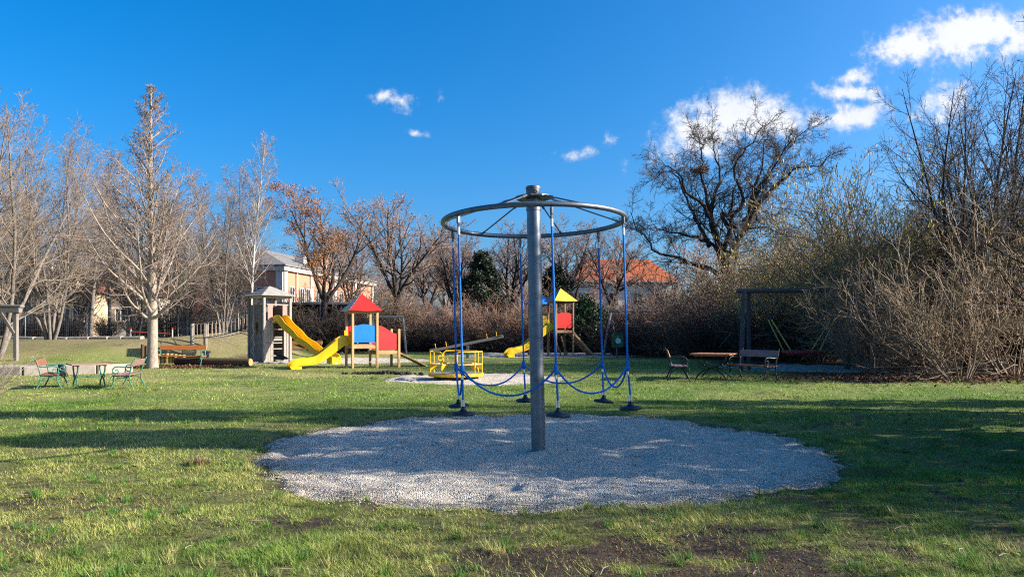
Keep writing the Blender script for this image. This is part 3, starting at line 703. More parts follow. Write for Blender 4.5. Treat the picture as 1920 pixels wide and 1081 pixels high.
def proto_oak():                                          # massive crooked old tree
    r = np.random.default_rng(115); H = 15.0; k = 28.6
    cv = lambda q: ((q[0] - 487) / 2.573 / k * .94, 1.5 - (180 + q[1] / 2.573 - 620) / k)
    tr_ = trunk_line(r, 6.9, .74, .30, .010, 12, flare=1.3)
    def limb(pts, dep, r0, K=20, tip=.03):
        P = np.array([cv(q) for q in pts]); n = len(P); y = np.linspace(0, 1, n) ** 1.2 * dep
        P = np.stack([P[:, 0], y, P[:, 1]], 1); out = []
        for t in np.linspace(0, n - 1, K):
            i = min(int(t), n - 2); f = t - i; p0, p1, p2, p3 = P[max(i - 1, 0)], P[i], P[i + 1], P[min(i + 2, n - 1)]
            out.append(.5 * (2 * p1 + (p2 - p0) * f + (2 * p0 - 5 * p1 + 4 * p2 - p3) * f * f + (3 * p1 - p0 - 3 * p2 + p3) * f ** 3))
        out = np.array(out); out[1:-1] += r.normal(0, .06, (K - 2, 3)); out[0, 2] -= .3
        return out, r0 * .66 * (1 - np.linspace(0, 1, K)) ** 1.6 + tip * .8
    L_ = [limb(([(487 + (q[0][0][0] - 487) * .45, 850)] if q[0][0][1] > 690 else []) + q[0], q[1], q[2]) for q in OAK_LIMBS] + [limb([(440, 830), (300, 800), (220, 772), (100, 742), (40, 672), (0, 640), (-40, 560)], -1.5, .22)]
    P = np.array([q[0] for q in L_]); RR = np.array([q[1] for q in L_])
    l1 = Level(P, RR, np.linalg.norm(np.diff(P, axis=1), axis=2).sum(1))
    b1 = spawn(r, l1, 16, .16, .99, 50, 14, .27, lambda t: 1.15 - .45 * t, 8, .17, .045, .32, .018, .009)
    b2 = spawn(r, b1, 10, .10, .98, 48, 14, .42, rnd, 5, .22, .03, .6, .011, .008)
    b3 = spawn(r, b2, 7, .12, .98, 46, 16, .46, rnd, 4, .28, .02, .7, .0095, .0065, .28)
    return r, H, [(tr_, 16), (l1, 9), (b1, 5)], [(b2, 3), (b3, 3)], b3
def proto_shrub(seed, H=3.4, stems=46, spread_=.7, wig=.08, twig=.0055, n2=9, n3=5, up=.03, base=.45, bias=0.0, thick=1.0):
    r = np.random.default_rng(seed); n = stems
    a = r.uniform(0, 2 * PI, n); s = spread_ * np.sqrt(r.random(n)) * 1.2; rb = base * np.sqrt(r.random(n))
    st = grow_lines(r, np.stack([np.cos(a) * rb, np.sin(a) * rb, np.full(n, -.15)], 1), np.stack([np.cos(a) * s + bias, np.sin(a) * s, np.ones(n)], 1), H * r.uniform(.55, 1.12, n), thick * r.uniform(.012, .03, n) * H / 3.4, np.full(n, .004), 9, wig, up)
    b1 = spawn(r, st, n2, .12, .97, 40, 12, .40, lambda t: 1.1 - .6 * t, 6, .12, .03, .55, twig * 1.25, twig)
    b2 = spawn(r, b1, n3, .1, .98, 42, 16, .5, rnd, 4, .16, .02, .7, twig, twig * .8, .12)
    return r, H, [(st, 5)], [(b1, 3), (b2, 3)], b2
def proto_evergreen(seed, H=7.0, rad=1.9, n_leaf=26000, size=.11, low=.08, lump=.5, top=1.0):
    r = np.random.default_rng(seed)
    tr_ = trunk_line(r, H * .9, .16, .03, .02, 10)
    b1 = spawn(r, tr_, 40, max(low, .1), .95, 68, 12, .2, lambda t: np.sin(np.clip(t, .05, .98) * PI) ** .5, 6, .08, .02, .4, .015, .008)
    m = 150; ct = r.uniform(low, 1, m); prof = rad * np.clip(np.sin(np.clip(ct * .86 + .12, 0, 1) * PI), .05, 1) ** top
    a = r.uniform(0, 2 * PI, m); rr = prof * np.sqrt(r.uniform(.15, 1, m)); c = np.stack([np.cos(a) * rr, np.sin(a) * rr, ct * H], 1)
    i = r.integers(0, m, n_leaf); g = norm(r.normal(0, 1, (n_leaf, 3))) * (r.uniform(.35, 1, (n_leaf, 1)) * lump * r.uniform(.5, 1.3, m)[i][:, None])
    pos = c[i] + g; pos[:, 2] = np.maximum(pos[:, 2], .12)
    lv, lf = leaf_quads(r, pos, size, size * 1.25, .15)
    return tr_, b1, lv, lf

def plant(root, Hn, px, y, H, label, rz=0, sx=1.0, first=False, y_off=0):
    x = X(px, y); s = H / Hn; z = gz(x, y) - .03
    if first:
        root.location = (x, y, z); root.rotation_euler = (0, 0, R(rz)); root.scale = (s * sx, s * sx, s); root['label'] = label; return root
    o = dup(root, (x, y, z), R(rz), (s * sx, s * sx, s), label); return o

# --- old oak
r, H, tl, cl, b3 = proto_oak()
oak = make_tree('old_tree', 'massive dark old tree with crooked spreading bare crown below the cloud', 'tree', tl, cl, M['bark_dark'], M['twig_dark'], (0, 0, 0))
plant(oak, H, 1364, 46.5, 14.7, oak['label'], 0, first=True)
# --- conical pale tree on the left
r, H, tl, cl, b3 = proto_conical()
con = make_tree('young_tree', 'pale straight-trunked conical bare tree beside the orange bench', 'tree', tl, cl, M['bark_pale'], M['twig_pink'], (0, 0, 0),
                extra=[('leaf_remnants', leaf_quads(r, tips(b3, r, 650), .05, .06), M['bud'])])
plant(con, H, 286, 28.6, 11.4, con['label'], 20, first=True)
# --- fan-shaped multi-stem trees on the left edge
G = 'bare trees on the left side'
r, H, tl, cl, b3 = proto_vase()
vase = make_tree('bare_tree', '', 'tree', tl, cl, M['bark_grey'], M['twig_tan'], (0, 0, 0), G, extra=[('leaf_remnants', leaf_quads(r, tips(b3, r, 1200), .05, .06), M['bud'])])
plant(vase, H, -10, 33, 11.6, 'tall fan-shaped bare tree at the left picture edge above the wooden frame', 0, first=True)
plant(vase, H, 95, 39, 11.2, 'fan-shaped bare tree behind the mound in front of the yellow house', 100, .9)
plant(vase, H, 420, 46, 9.6, 'bushy bare tree behind the rope bridge', 210, .8)
plant(vase, H, 350, 49, 9.0, 'bare multi-stemmed tree behind the pale conical tree on its right side', 300, .85)
plant(vase, H, 30, 47, 9.6, 'bare multi-stemmed tree left of the yellow house windows', 20, .9)
plant(vase, H, 150, 53, 9.2, 'bare multi-stemmed tree in front of the yellow gable', 160, 1.0)
plant(vase, H, 255, 48, 8.6, 'bare multi-stemmed tree left behind the pale conical trunk', 75, .95)
plant(vase, H, 310, 57, 10.0, 'farther bare multi-stemmed tree right behind the pale conical tree', 265, 1.0)
plant(vase, H, -95, 30, 11.0, 'bare multi-stemmed tree cut by the left picture edge', 50, 1.0)
r, H, tl, cl, b3 = proto_slim()
slim = make_tree('slender_tree', '', 'tree', tl, cl, M['bark_grey'], M['twig_grey'], (0, 0, 0), G)
plant(slim, H, 170, 44, 11.5, 'slender dark-trunked bare tree left of the pale conical tree', 0, 1.1, first=True)
plant(slim, H, 205, 50, 11.8, 'slender bare tree between the dark trunk and the pale conical tree', 80)
plant(slim, H, 395, 52, 12.0, 'slender bare tree above the rope bridge post', 150)
plant(slim, H, 452, 54, 12.6, 'slender bare tree left of the white-barked tree', 250)
plant(slim, H, 125, 48, 10.2, 'slender bare tree between the yellow house windows and the dark trunk', 40)
plant(slim, H, 335, 53, 11.0, 'slender bare tree right of the pale conical trunk', 120)
plant(slim, H, 60, 56, 10.6, 'slender bare tree above the left window of the yellow house', 230)
plant(slim, H, 240, 55, 10.4, 'thin bare tree directly behind the pale conical tree', 190)
bir = dup(slim, None); 
for ch in bir.children:
    ch.data = ch.data.copy(); ch.data.materials.clear(); ch.data.materials.append(M['birch'] if ch.name.startswith('trunk') else M['twig_pink'])
bir.name = 'white_barked_tree'
plant(bir, H, 468, 42, 11.8, 'slender white-barked bare tree behind the wooden tower', 20, .62, first=True)
bir.rotation_euler = (R(0), R(1.5), R(20))
# --- tree with brown seed clusters
r, H, tl, cl, b3 = proto_round(107, 9.4, 4)
cp = tips(b3, r, 330, .5); cp = cp[(cp[:, 2] > 4.2)]
wgt = np.clip((.6 - cp[:, 0] * .25) , .15, 1); cp = cp[r.random(len(cp)) < wgt]
ci = r.integers(0, len(cp), 12000); cpos = cp[ci] + r.normal(0, 1, (12000, 3)) * arr([[.21, .21, .10]])
seedt = make_tree('seed_tree', 'bare tree carrying rusty brown seed clusters in front of the pink house', 'tree', tl, cl, M['bark_dark'], M['twig_grey'], (0, 0, 0),
                  extra=[('seed_clusters', leaf_quads(r, cpos, .05, .085, .3), M['seed'])])
plant(seedt, H, 606, 48, 10.6, seedt['label'], 0, first=True)
# second leaning trunk beside it
r, H, tl, cl, b3 = proto_round(103, 10.0, 5)
G2 = 'bare trees behind the hedge'
rtree = make_tree('round_tree', '', 'tree', tl, cl, M['bark_dark'], M['twig_grey'], (0, 0, 0), G2, extra=[('leaf_remnants', leaf_quads(r, tips(b3, r, 900), .09, .09), M['seed'])])
plant(rtree, H, 742, 53, 11.8, 'fan-crowned bare tree with dark forked trunk standing free against the sky', 30, .95, first=True)
plant(rtree, H, 655, 60, 9.8, 'small bare tree between the pink house and the red playhouse roof', 140, .8)
plant(rtree, H, 850, 66, 11.0, 'bare tree behind the left ropes of the carousel', 80, 1.0)
plant(rtree, H, 960, 64, 11.2, 'bare tree directly behind the top of the steel pole', 200, 1.05)
plant(rtree, H, 1070, 62, 11.0, 'bare tree behind the yellow playhouse roof', 290, 1.05)
plant(rtree, H, 1150, 60, 10.4, 'bare tree behind the right ropes of the carousel', 330, 1.0)
plant(rtree, H, 1490, 52, 9.2, 'reddish bare tree between the massive old tree and the hazel', 10, 1.0)
plant(rtree, H, 800, 72, 10.5, 'farther bare tree left of the carousel ring', 170, 1.0)
# --- trees on the right
r, H, tl, cl, b3 = proto_vase(109, 9, 12.5, .30)
G3 = 'bare trees on the right side'
cl = [cl[0], (Level(cl[1][0].P[::2], cl[1][0].R[::2] * 1.15, cl[1][0].L[::2]), 3)]
rt = make_tree('right_tree', '', 'tree', tl, cl, M['bark_dark'], M['twig_dark'], (0, 0, 0), G3)
plant(rt, H, 1815, 26.5, 10.9, 'tall bare many-stemmed tree rising above the shrubs on the right', 0, .85, first=True)
plant(rt, H, 1925, 29, 13.0, 'tall bare many-stemmed tree at the right picture edge', 130, .9)
plant(rt, H, 1700, 40, 9.8, 'bare tree behind the hazel on the right', 220, .9)
# --- shrubs
def hedge_shrub(nm, seed, twig_m, stem, group, **k):
    r, H, tl, cl, b3 = proto_shrub(seed, **k)
    return make_tree(nm, '', 'shrub', tl, cl, stem, twig_m, (0, 0, 0), group), H, r, b3
GH = 'leafless shrubs of the back hedge'
sA, HA, _, _ = hedge_shrub('hedge_shrub', 201, M['twig_red'], M['twig_brown'], GH, H=3.4, stems=60, n2=11, n3=5, twig=.0075)
sB, HB, _, _ = hedge_shrub('hedge_shrub', 202, M['twig_brown'], M['twig_brown'], GH, H=3.6, stems=52, spread_=.9, n2=11, n3=6, up=.0, twig=.0075)
sC, HC, _, _ = hedge_shrub('hedge_shrub', 203, M['twig_dark'], M['twig_brown'], GH, H=3.0, stems=70, spread_=1.0, n2=11, n3=5, twig=.009)
sD = dup(sA, None); sD.name = 'pale_shrub'
for ch in sD.children:
    ch.data = ch.data.copy(); ch.data.materials.clear(); ch.data.materials.append(M['twig_pink'])
HD = HA; sD['group'] = 'pale low shrubs behind the mound'
ROW = [  # proto, px, depth, height, width factor, label
 (sC, 598, 48.5, 3.70, 1.15, 'dark rounded shrub between the wooden tower and the red playhouse'),
 (sC, 636, 48, 2.90, 1.1, 'dark low shrub behind the red playhouse roof posts'),
 (sB, 690, 54, 5.28, 1.0, 'tall olive brown shrub right behind the red playhouse roof'),
 (sB, 735, 55, 5.04, 1.0, 'brown shrub behind the small swing frame'),
 (sC, 785, 52, 2.59, 1.2, 'dark low shrub right of the small swing frame'),
 (sA, 800, 54, 4.32, 1.1, 'reddish shrub above the low end of the seesaw'),
 (sC, 845, 51.5, 2.48, 1.2, 'dark low shrub behind the seesaw pivot'),
 (sA, 850, 55, 4.08, 1.0, 'reddish upright shrub behind the left carousel ropes'),
 (sA, 905, 53, 3.84, 1.1, 'sunlit reddish shrub behind the high end of the seesaw'),
 (sA, 955, 54, 4.20, 1.0, 'sunlit reddish shrub left of the steel pole'),
 (sB, 1000, 56, 4.80, 1.0, 'brown shrub directly behind the steel pole'),
 (sC, 930, 51.5, 2.38, 1.1, 'low dark shrub beside the yellow slide end'),
 (sC, 1100, 53, 3.46, 1.2, 'dark shrub right of the yellow playhouse'),
 (sB, 1140, 54, 4.0, 1.0, 'brown shrub behind the right carousel ropes'),
 (sC, 1175, 45, 2.92, 1.2, 'dark shrub behind the green bin'),
 (sB, 1205, 52, 3.8, 1.1, 'tangled brown shrub behind the far swing bar'),
 (sA, 1235, 43.5, 3.48, 1.15, 'reddish arching shrub right of the green bin'),
 (sB, 1255, 54, 4.2, 1.0, 'tall tangled shrub under the orange roof'),
 (sA, 1290, 41, 3.60, 1.15, 'reddish shrub behind the left bench of the dark bench group'),
 (sB, 1320, 48, 6.50, 1.0, 'tall brown shrub left of the old tree trunk'),
 (sC, 1335, 39.5, 2.81, 1.25, 'dark shrub behind the right picnic table'),
 (sA, 1375, 41, 3.96, 1.1, 'reddish shrub in front of the old tree trunk'),
 (sB, 1425, 42, 5.98, 1.0, 'brown shrub behind the nest swing posts'),
 (sC, 1440, 37, 2.81, 1.2, 'dark shrub inside the nest swing frame'),
 (sC, 1500, 36, 2.92, 1.2, 'dark shrub behind the nest swing basket'),
 (sB, 1470, 44, 7.28, 1.0, 'tall brown shrub between old tree and hazel'),
 (sB, 560, 50, 3.20, 1.1, 'brown shrub behind the wooden tower under the shed roof'),
 (sD, 60, 50, 1.90, 1.2, 'brown shrub behind the fence below the yellow house window'),
 (sD, 120, 49, 1.90, 1.2, 'reddish shrub behind the fence left of the dark trunk'),
 (sD, 200, 50, 1.90, 1.1, 'brown arching shrub behind the fence right of the dark trunk'),
 (sD, 310, 51, 2.70, 1.2, 'pinkish tangled shrub behind the pale conical tree'),
 (sD, 380, 52, 3.00, 1.2, 'brown shrub behind the rope bridge post'),
 (sD, 440, 50, 3.30, 1.1, 'pinkish shrub left of the wooden tower'),
 (sD, 0, 48, 1.90, 1.2, 'brown shrub behind the weathered wooden frame'),
 (sD, 265, 53, 1.90, 1.2, 'reddish shrub behind the red barrier rail'),
 (sA, 1060, 57, 5.04, 1.0, 'brown shrub behind the yellow playhouse'),
 (sB, 1185, 58, 4.4, 1.0, 'tall tangled shrub in front of the orange roof'),
]
seen = set()
rr_ = random.Random(4)
for (pr, px, y, Hh, sx, lab) in ROW:
    Hn = {sA: HA, sB: HB, sC: HC, sD: HD}[pr]
    plant(pr, Hn, px, y, Hh, lab, rr_.uniform(0, 360), sx * 1.1, first=pr not in seen); seen.add(pr)
# hazel bushes with catkins
r, HZ, tl, cl, b3 = proto_shrub(211, H=8.0, stems=44, spread_=.75, wig=.12, twig=.0085, n2=14, n3=7, up=.02, base=.7)
cpos = tips(b3, r, 12000, .2); cpos = cpos[cpos[:, 2] > 2.6]
GZ = 'hazel bushes with catkins'
hz = make_tree('hazel_bush', '', 'shrub', tl, cl, M['stem_pale'], M['twig_hazel'], (0, 0, 0), GZ, extra=[('catkins', leaf_quads(r, cpos, .042, .13, .95), M['catkin'])])
plant(hz, HZ, 1540, 35, 7.2, 'hazel bush hung with yellow catkins behind the nest swing beam', 0, 1.05, first=True)
plant(hz, HZ, 1625, 32, 8.8, 'tallest hazel bush with yellow catkins right of the nest swing beam', 140, .95)
plant(hz, HZ, 1470, 39, 5.6, 'smaller yellowish hazel bush just above the nest swing posts', 250, 1.1)
plant(hz, HZ, 1690, 29, 8.0, 'brown hazel bush leaning left of the big pale-stemmed shrub', 60, .95)
plant(hz, HZ, 1712, 30.5, 6.6, 'hazel bush at the right end of the row, beside the pale-stemmed shrubs', 310, .9)
plant(hz, HZ, 1668, 28.0, 5.8, 'nearest hazel bush, right of the nest swing basket', 200, .8)
# big pale-stemmed shrubs at right
r, HS, tl, cl, b3 = proto_shrub(221, H=6.4, stems=30, spread_=.9, wig=.12, twig=.008, n2=13, n3=7, up=.03, base=.4)
GS = 'big pale-stemmed shrubs on the right'
bs = make_tree('big_shrub', '', 'shrub', tl, cl, M['stem_pale'], M['twig_hazel'], (0, 0, 0), GS)
plant(bs, HS, 1640, 24.8, 4.0, 'rounded bare shrub hiding the right end of the nest swing', 0, .85, first=True)
r, HLs, tl, cl, b3 = proto_shrub(225, H=6.6, stems=17, spread_=.62, wig=.10, twig=.0085, n2=11, n3=6, up=.03, base=.3, bias=-.42, thick=.75)
ls = make_tree('leaning_shrub', '', 'shrub', tl, cl, M['stem_pale'], M['twig_hazel'], (0, 0, 0), GS)
plant(ls, HLs, 1795, 21.4, 5.6, 'leaning shrub with pale stems standing at the lawn edge', 0, 1, first=True)
plant(ls, HLs, 1895, 24.2, 7.4, 'big fan-shaped shrub with pale stems near the right picture edge', 15, 1.0)
plant(bs, HS, 1715, 25.0, 3.6, 'tangled shrub right of the nest swing basket', 200, 1.0)
plant(bs, HS, 1985, 31.0, 7.0, 'big shrub reaching in over the right picture edge', 300, .95)
plant(bs, HS, 1730, 27.5, 4.8, 'dense shrub just behind the pale-stemmed leaning shrub', 30, 1.0)
plant(bs, HS, 1830, 37, 6.4, 'dense shrub behind the fan-shaped pale-stemmed shrub', 170, 1.0)
# straw twigs poking in on the left edge
r, HT, tl, cl, b3 = proto_shrub(231, H=1.6, stems=22, spread_=.9, wig=.12, twig=.004, n2=6, n3=3, base=.25)
st_ = make_tree('straw_shrub', 'dry straw-coloured twiggy plant at the left picture edge', 'shrub', tl, cl, M['twig_tan'], M['twig_tan'], (0, 0, 0))
plant(st_, HT, -42, 15.5, 1.5, st_['label'], 0, first=True)
def thin(lv):
    k = [0, lv.P.shape[1] // 3, lv.P.shape[1] - 1] if lv.P.shape[1] < 10 else list(range(0, lv.P.shape[1], 3)); return Level(lv.P[:, k], np.maximum(lv.R[:, k], .017), lv.L)
# distant wood that closes the horizon
wood_v, wood_f, o_ = [], [], 0
rw = np.random.default_rng(401)
for k in range(38):
    y = rw.uniform(74, 98); px = 400 + k * 33 + rw.uniform(-20, 20); y = y + (24 if 1020 < px < 1330 or px < 720 else 0); x = X(px, y); Hh = rw.uniform(9.0, 13.5)
    rq, H_, tl, cl, _b = (proto_round if k % 2 else proto_slim)(500 + k)
    v, f = tubes([(thin(lv), 3) for lv, _ in tl] + [(thin(cl[0][0]), 3)]); v = v * (Hh / H_) * arr([[1.25, 1.25, 1]]); v = v + arr([[x, y, 0]])
    wood_v.append(v); wood_f.append(f + o_); o_ += len(v)
tag(stuff(mesh_np('distant_wood', np.concatenate(wood_v), np.concatenate(wood_f), M['twig_grey'], None, True)), 'far bare wood closing the horizon behind hedge and houses', 'wood')
# evergreens
def evergreen(nm, label, leafmat, group=None, cat='tree', **k):
    tr_, b1, lv, lf = proto_evergreen(**k)
    t = thing(nm, label, cat, (0, 0, 0), 0, group)
    v, f = tubes([(tr_, 8), (b1, 4)]); mesh_np('trunk', v, f, M['bark_dark'], t, True); mesh_np('crown', lv, lf, leafmat, t)
    return t
e1 = evergreen('evergreen_tree', 'dark ivy-green evergreen behind the left carousel ropes', M['evergreen'], seed=301, H=7.0, rad=1.9)
plant(e1, 7.0, 905, 57, 7.6, e1['label'], 0, first=True)
e2 = dup(e1, None); plant(e2, 7.0, 1040, 60, 6.8, 'dark evergreen just right of the steel pole behind the hedge', 90, 1.2, first=True)
e3 = dup(e1, None); plant(e3, 7.0, 1915, 27, 5.6, 'dark evergreen at the right picture edge behind the bare stems', 200, .8, first=True)
e4 = evergreen('laurel_bush', 'green leafy laurel bush right of the yellow playhouse roof', M['laurel'], cat='shrub', seed=303, H=3.2, rad=1.5, n_leaf=9000, size=.12)
plant(e4, 3.2, 1100, 51, 3.7, e4['label'], 0, first=True)
# trees standing right of the picture, whose shadows fall across the lawn and one of whose branches reaches in
GO = 'dense trees right of the lawn outside the picture'
s1 = evergreen('evergreen_tree', 'dense evergreen right of the lawn casting the broad shadow over the gravel', M['evergreen'], GO, seed=311, H=9.4, rad=1.5, n_leaf=16000, size=.16, low=.0, top=.55)
SHADE = [(13.0, 8.95, 8.6, 1.05, None), (12.0, 7.5, 6.4, .95, 'shorter evergreen nearest to the camera right of the lawn'), (15.5, 11.5, 10.8, .66, 'tall slim evergreen right of the lawn casting the upper shadow band'),
         (16.0, 14.2, 5.8, 1.0, 'evergreen right of the lawn beyond the tall slim one')]
for i, (x, y, h, sx, lab) in enumerate(SHADE):
    o = s1 if i == 0 else dup(s1, None, label=lab)
    o.location = (x, y, gz(x, y)); s = h / 9.4; o.scale = (s * sx, s * sx, s); o.rotation_euler = (0, 0, i * 1.3)
for k, (x, y, h) in enumerate(((8.6, 5.3, 4.3), (10.0, 6.9, 4.8))):
    plant(bs, HS, CX + x / y * F, y, h, ('big shrub standing right of the camera outside the picture, the nearer one', 'big shrub standing right of the camera outside the picture, the farther one')[k], 70 * k, .9)
near_t = plant(rt, 12.5, 2200, 12.5, 7.9, 'near bare tree just outside the right picture edge beside the lawn', 40, 1.0)
# ------------------------------------------------------------------ houses
def window(parent, o, a, up, w, h, out, panes=2, frame=None, glass=None, sill=True, t=.09):
    """o: lower left corner on the wall, a: unit along wall, out: unit outwards"""
    o, a, out = Vector(o), Vector(a), Vector(out); u = Vector((0, 0, 1)); frame = frame or M['white_trim']; glass = glass or M['glass']
    f = MB()
    def bar(p0, p1, ww): f.beam(p0 + out * .03, p1 + out * .03, .10, ww, 0, up=out.cross((p1 - p0).normalized()))
    bar(o, o + u * h, t); bar(o + a * w, o + a * w + u * h, t); bar(o + a * (t / 2 + .002), o + a * (w - t / 2 - .002), t); bar(o + u * h + a * (t / 2 + .002), o + u * h + a * (w - t / 2 - .002), t)
    for k in range(1, panes): bar(o + a * (w * k / panes) + u * (t / 2 + .002), o + a * (w * k / panes) + u * (h - t / 2 - .002), t * .8)
    wo = f.build('window', frame, parent)
    for k in range(panes):
        g = MB(); c0 = o + a * (w * k / panes + t / 2) + out * .015; ww = w / panes - t
        g.prism([(0, 0), (ww, 0), (ww, h - t), (0, h - t)], (c0 + u * t / 2, a, u), .012); g.build('pane', glass, wo)
    if sill:
        s = MB(); s.beam(o - a * .12 - u * .09 + out * .06, o + a * (w + .12) - u * .09 + out * .06, .2, .07, .01); s.build('sill', frame, wo)
    return wo
def hip_roof(L_, W_, z0, z1, over, hipf, th=.12):
    m = MB(); x, y = L_ / 2 + over, W_ / 2 + over; rx = max(x - y * hipf, .05)
    vs = [(-x, -y, z0), (x, -y, z0), (x, y, z0), (-x, y, z0), (-rx, 0, z1), (rx, 0, z1)]
    m.add(vs + [(q[0], q[1], z0 - th) for q in vs[:4]], [(0, 1, 5, 4), (1, 2, 5), (2, 3, 4, 5), (3, 0, 4), (6, 7, 1, 0), (7, 8, 2, 1), (8, 9, 3, 2), (9, 6, 0, 3), (9, 8, 7, 6)])
    return m
# pink house: near corner, long lit facade receding
hc = Vector((X(531, 68), 68, 0)); ang = math.atan2(25, 4.2)
ph = thing('pink_house', 'pale pink house with grey hip roof and white trim behind the wooden tower', 'house', (hc.x, hc.y, 0), ang)
HL, HW, HE = 24.0, 10.0, 7.4
m = MB(); m.box((HL / 2, HW / 2, HE / 2), (HL, HW, HE)); m.build('wall', M['pink_wall'], ph)
rf = hip_roof(HL, HW, HE + .45, HE + 2.6, .5, .95)
rf.v = [(q[0] + HL / 2, q[1] + HW / 2, q[2]) for q in rf.v]; ro = rf.build('roof', M['slate'], ph)
m = MB(); m.box((13, 2.0, HE + 1.9), (2.2, .9, 2.4)); m.build('chimney', M['brick'], ro)
m = MB(); m.box((13, 2.0, HE + 3.16), (2.4, 1.1, .16)); m.build('chimney_cap', M['white_trim'], ro)
m = MB(); m.box((7.2, 1.6, HE + 1.35), (1.3, 1.0, 1.3)); m.build('dormer', M['white_trim'], ro)
m = MB()
m.box((HL / 2, -.10, HE + .10), (HL + .7, .45, .42)); m.box((HL / 2, HW + .10, HE + .10), (HL + .7, .45, .42)); m.box((-.10, HW / 2, HE + .101), (.45, HW - .3, .42))
m.build('cornice', M['white_trim'], ph)
for xx in (.35, 6.0, 12.0, 18.0, 23.6):
    m = MB(); m.box((xx, -.06, HE / 2 - .06), (.6, .14, HE - .12)); m.build('pilaster', M['white_trim'], ph)
m = MB(); m.box((-.06, .36, HE / 2 - .06), (.14, .7, HE - .12)); m.build('pilaster', M['white_trim'], ph)
m = MB(); m.tube([(2.6, -.16, 0), (2.6, -.16, HE)], .07, 8); m.build('downpipe', M['pale_metal'], ph)
for xx in (1.2, 3.4, 4.7, 7.2, 9.0, 10.4, 13.2, 15.0, 16.6, 19.2, 21.0):
    window(ph, (xx, 0, 3.5), (1, 0, 0), None, .95, 2.3, (0, -1, 0), 2)
for yy in (1.6, 4.2, 6.8):
    window(ph, (0, yy + 1.1, 3.6), (0, -1, 0), None, 1.1, 2.1, (-1, 0, 0), 2)
# dark flat-roofed shed in front of it
sh_ = thing('shed', 'dark flat-roofed shed behind the tower slide', 'shed', (X(592, 50), 50, gz(X(592, 50), 50)), R(2))
m = MB(); m.box((0, 1.6, 1.35), (5.4, 2.6, 2.9)); m.build('wall', M['shed_dark'], sh_)
m = MB(); m.box((0, .9, 2.92), (6.2, 4.6, .16), bev=.02); m.build('roof', M['shed_roof'], sh_)
for xx in (-2.8, -1.75, .6, 2.9):
    m = MB(); m.box((xx, -1.1, 1.37), (.09, .09, 2.94)); m.build('post', M['pale_metal'], sh_)
# orange-roofed house
oh = thing('orange_roof_house', 'beige house with a long bright orange tiled roof behind the hedge', 'house', (X(1172, 82), 82, 0), R(4))
OL, OW, OE = 11.5, 9.0, 7.2
m = MB(); m.box((0, OW / 2, OE / 2), (OL, OW, OE)); m.build('wall', M['pale_wall'], oh)
rf = hip_roof(OL, OW, OE + .05, OE + 3.0, .45, .42); rf.v = [(q[0], q[1] + OW / 2, q[2]) for q in rf.v]; ro = rf.build('roof', M['orange_tile'], oh)
m = MB(); m.beam((-OL / 2 - .4, -.5, OE - .05), (OL / 2 + .4, -.5, OE - .05), .14, .13, .02); m.build('gutter', M['pale_metal'], ro)
for xx in (-4.2, -1.4, 1.4, 4.0): window(oh, (xx - .5, 0, 4.4), (1, 0, 0), None, 1.1, 1.5, (0, -1, 0), 2)
# yellow house on the left
yh = thing('yellow_house', 'yellow house with a dark red roof and gable behind the left mound', 'house', (X(95, 62), 62, .6), R(-3))
m = MB(); m.box((0, 4, 2.2), (7.6, 8, 4.4)); m.build('wall', M['yellow_wall'], yh)
m = MB(); m.add([(-4.2, -.5, 4.4), (4.2, -.5, 4.4), (4.2, 4, 6.6), (-4.2, 4, 6.6), (-4.2, 8.5, 4.4), (4.2, 8.5, 4.4), (-4.2, -.5, 4.25), (4.2, -.5, 4.25), (4.2, 8.5, 4.25), (-4.2, 8.5, 4.25)],
      [(0, 1, 2, 3), (3, 2, 5, 4), (6, 7, 1, 0), (8, 9, 4, 5), (7, 8, 5, 2, 1), (9, 6, 0, 3, 4), (9, 8, 7, 6)]); ro = m.build('roof', M['red_tile'], yh)
m = MB(); m.prism([(-1.4, 0), (1.4, 0), (1.4, 1.1), (.6, 1.75), (-.6, 1.75), (-1.4, 1.1)], ((1.1, -.25, 4.3), (1, 0, 0), (0, 0, 1)), 1.6); m.build('gable', M['yellow_wall'], yh)
for xx, gl in ((-3.6, M['glass_pale']), (-1.9, M['glass']), (-.2, M['glass'])): window(yh, (xx, 0, 1.7), (1, 0, 0), None, 1.05, .85, (0, -1, 0), 2, glass=gl)
m = MB(); m.box((2.4, -.55, 1.75), (1.9, 1.1, .16)); bal = m.build('balcony', M['white_trim'], yh)
for k in range(9):
    m = MB(); m.box((1.5 + k * .225, -1.06, 2.3), (.09, .05, .94)); m.build('slat', M['pale_metal'], bal)
m = MB(); m.box((2.4, -1.06, 2.8), (1.95, .08, .07)); m.build('handrail', M['pale_metal'], bal)
m = MB(); m.box((-2.2, 3.0, 6.5), (.6, .6, 1.3)); m.build('chimney', M['white_trim'], yh)
rh = thing('small_house', 'pale house with red tiled dormer roof left of the conical tree', 'house', (X(222, 64), 64, .6), R(8))
m = MB(); m.box((0, 3, 2.0), (6.4, 6, 4.0)); m.build('wall', M['pale_wall'], rh)
m = MB(); m.add([(-3.5, -.4, 4.0), (3.5, -.4, 4.0), (3.0, 3, 6.4), (-3.0, 3, 6.4), (-3.5, 6.4, 4.0), (3.5, 6.4, 4.0)], [(0, 1, 2, 3), (3, 2, 5, 4), (1, 5, 2), (4, 0, 3), (0, 4, 5, 1)]); m.build('roof', M['red_tile'], rh)
m = MB(); m.box((-1.7, -.2, 2.6), (1.0, .5, 2.4)); m.build('bay', M['white_trim'], rh)
for xx in (.2, 2.0): window(rh, (xx - .45, 0, 1.8), (1, 0, 0), None, .9, 1.1, (0, -1, 0), 2)

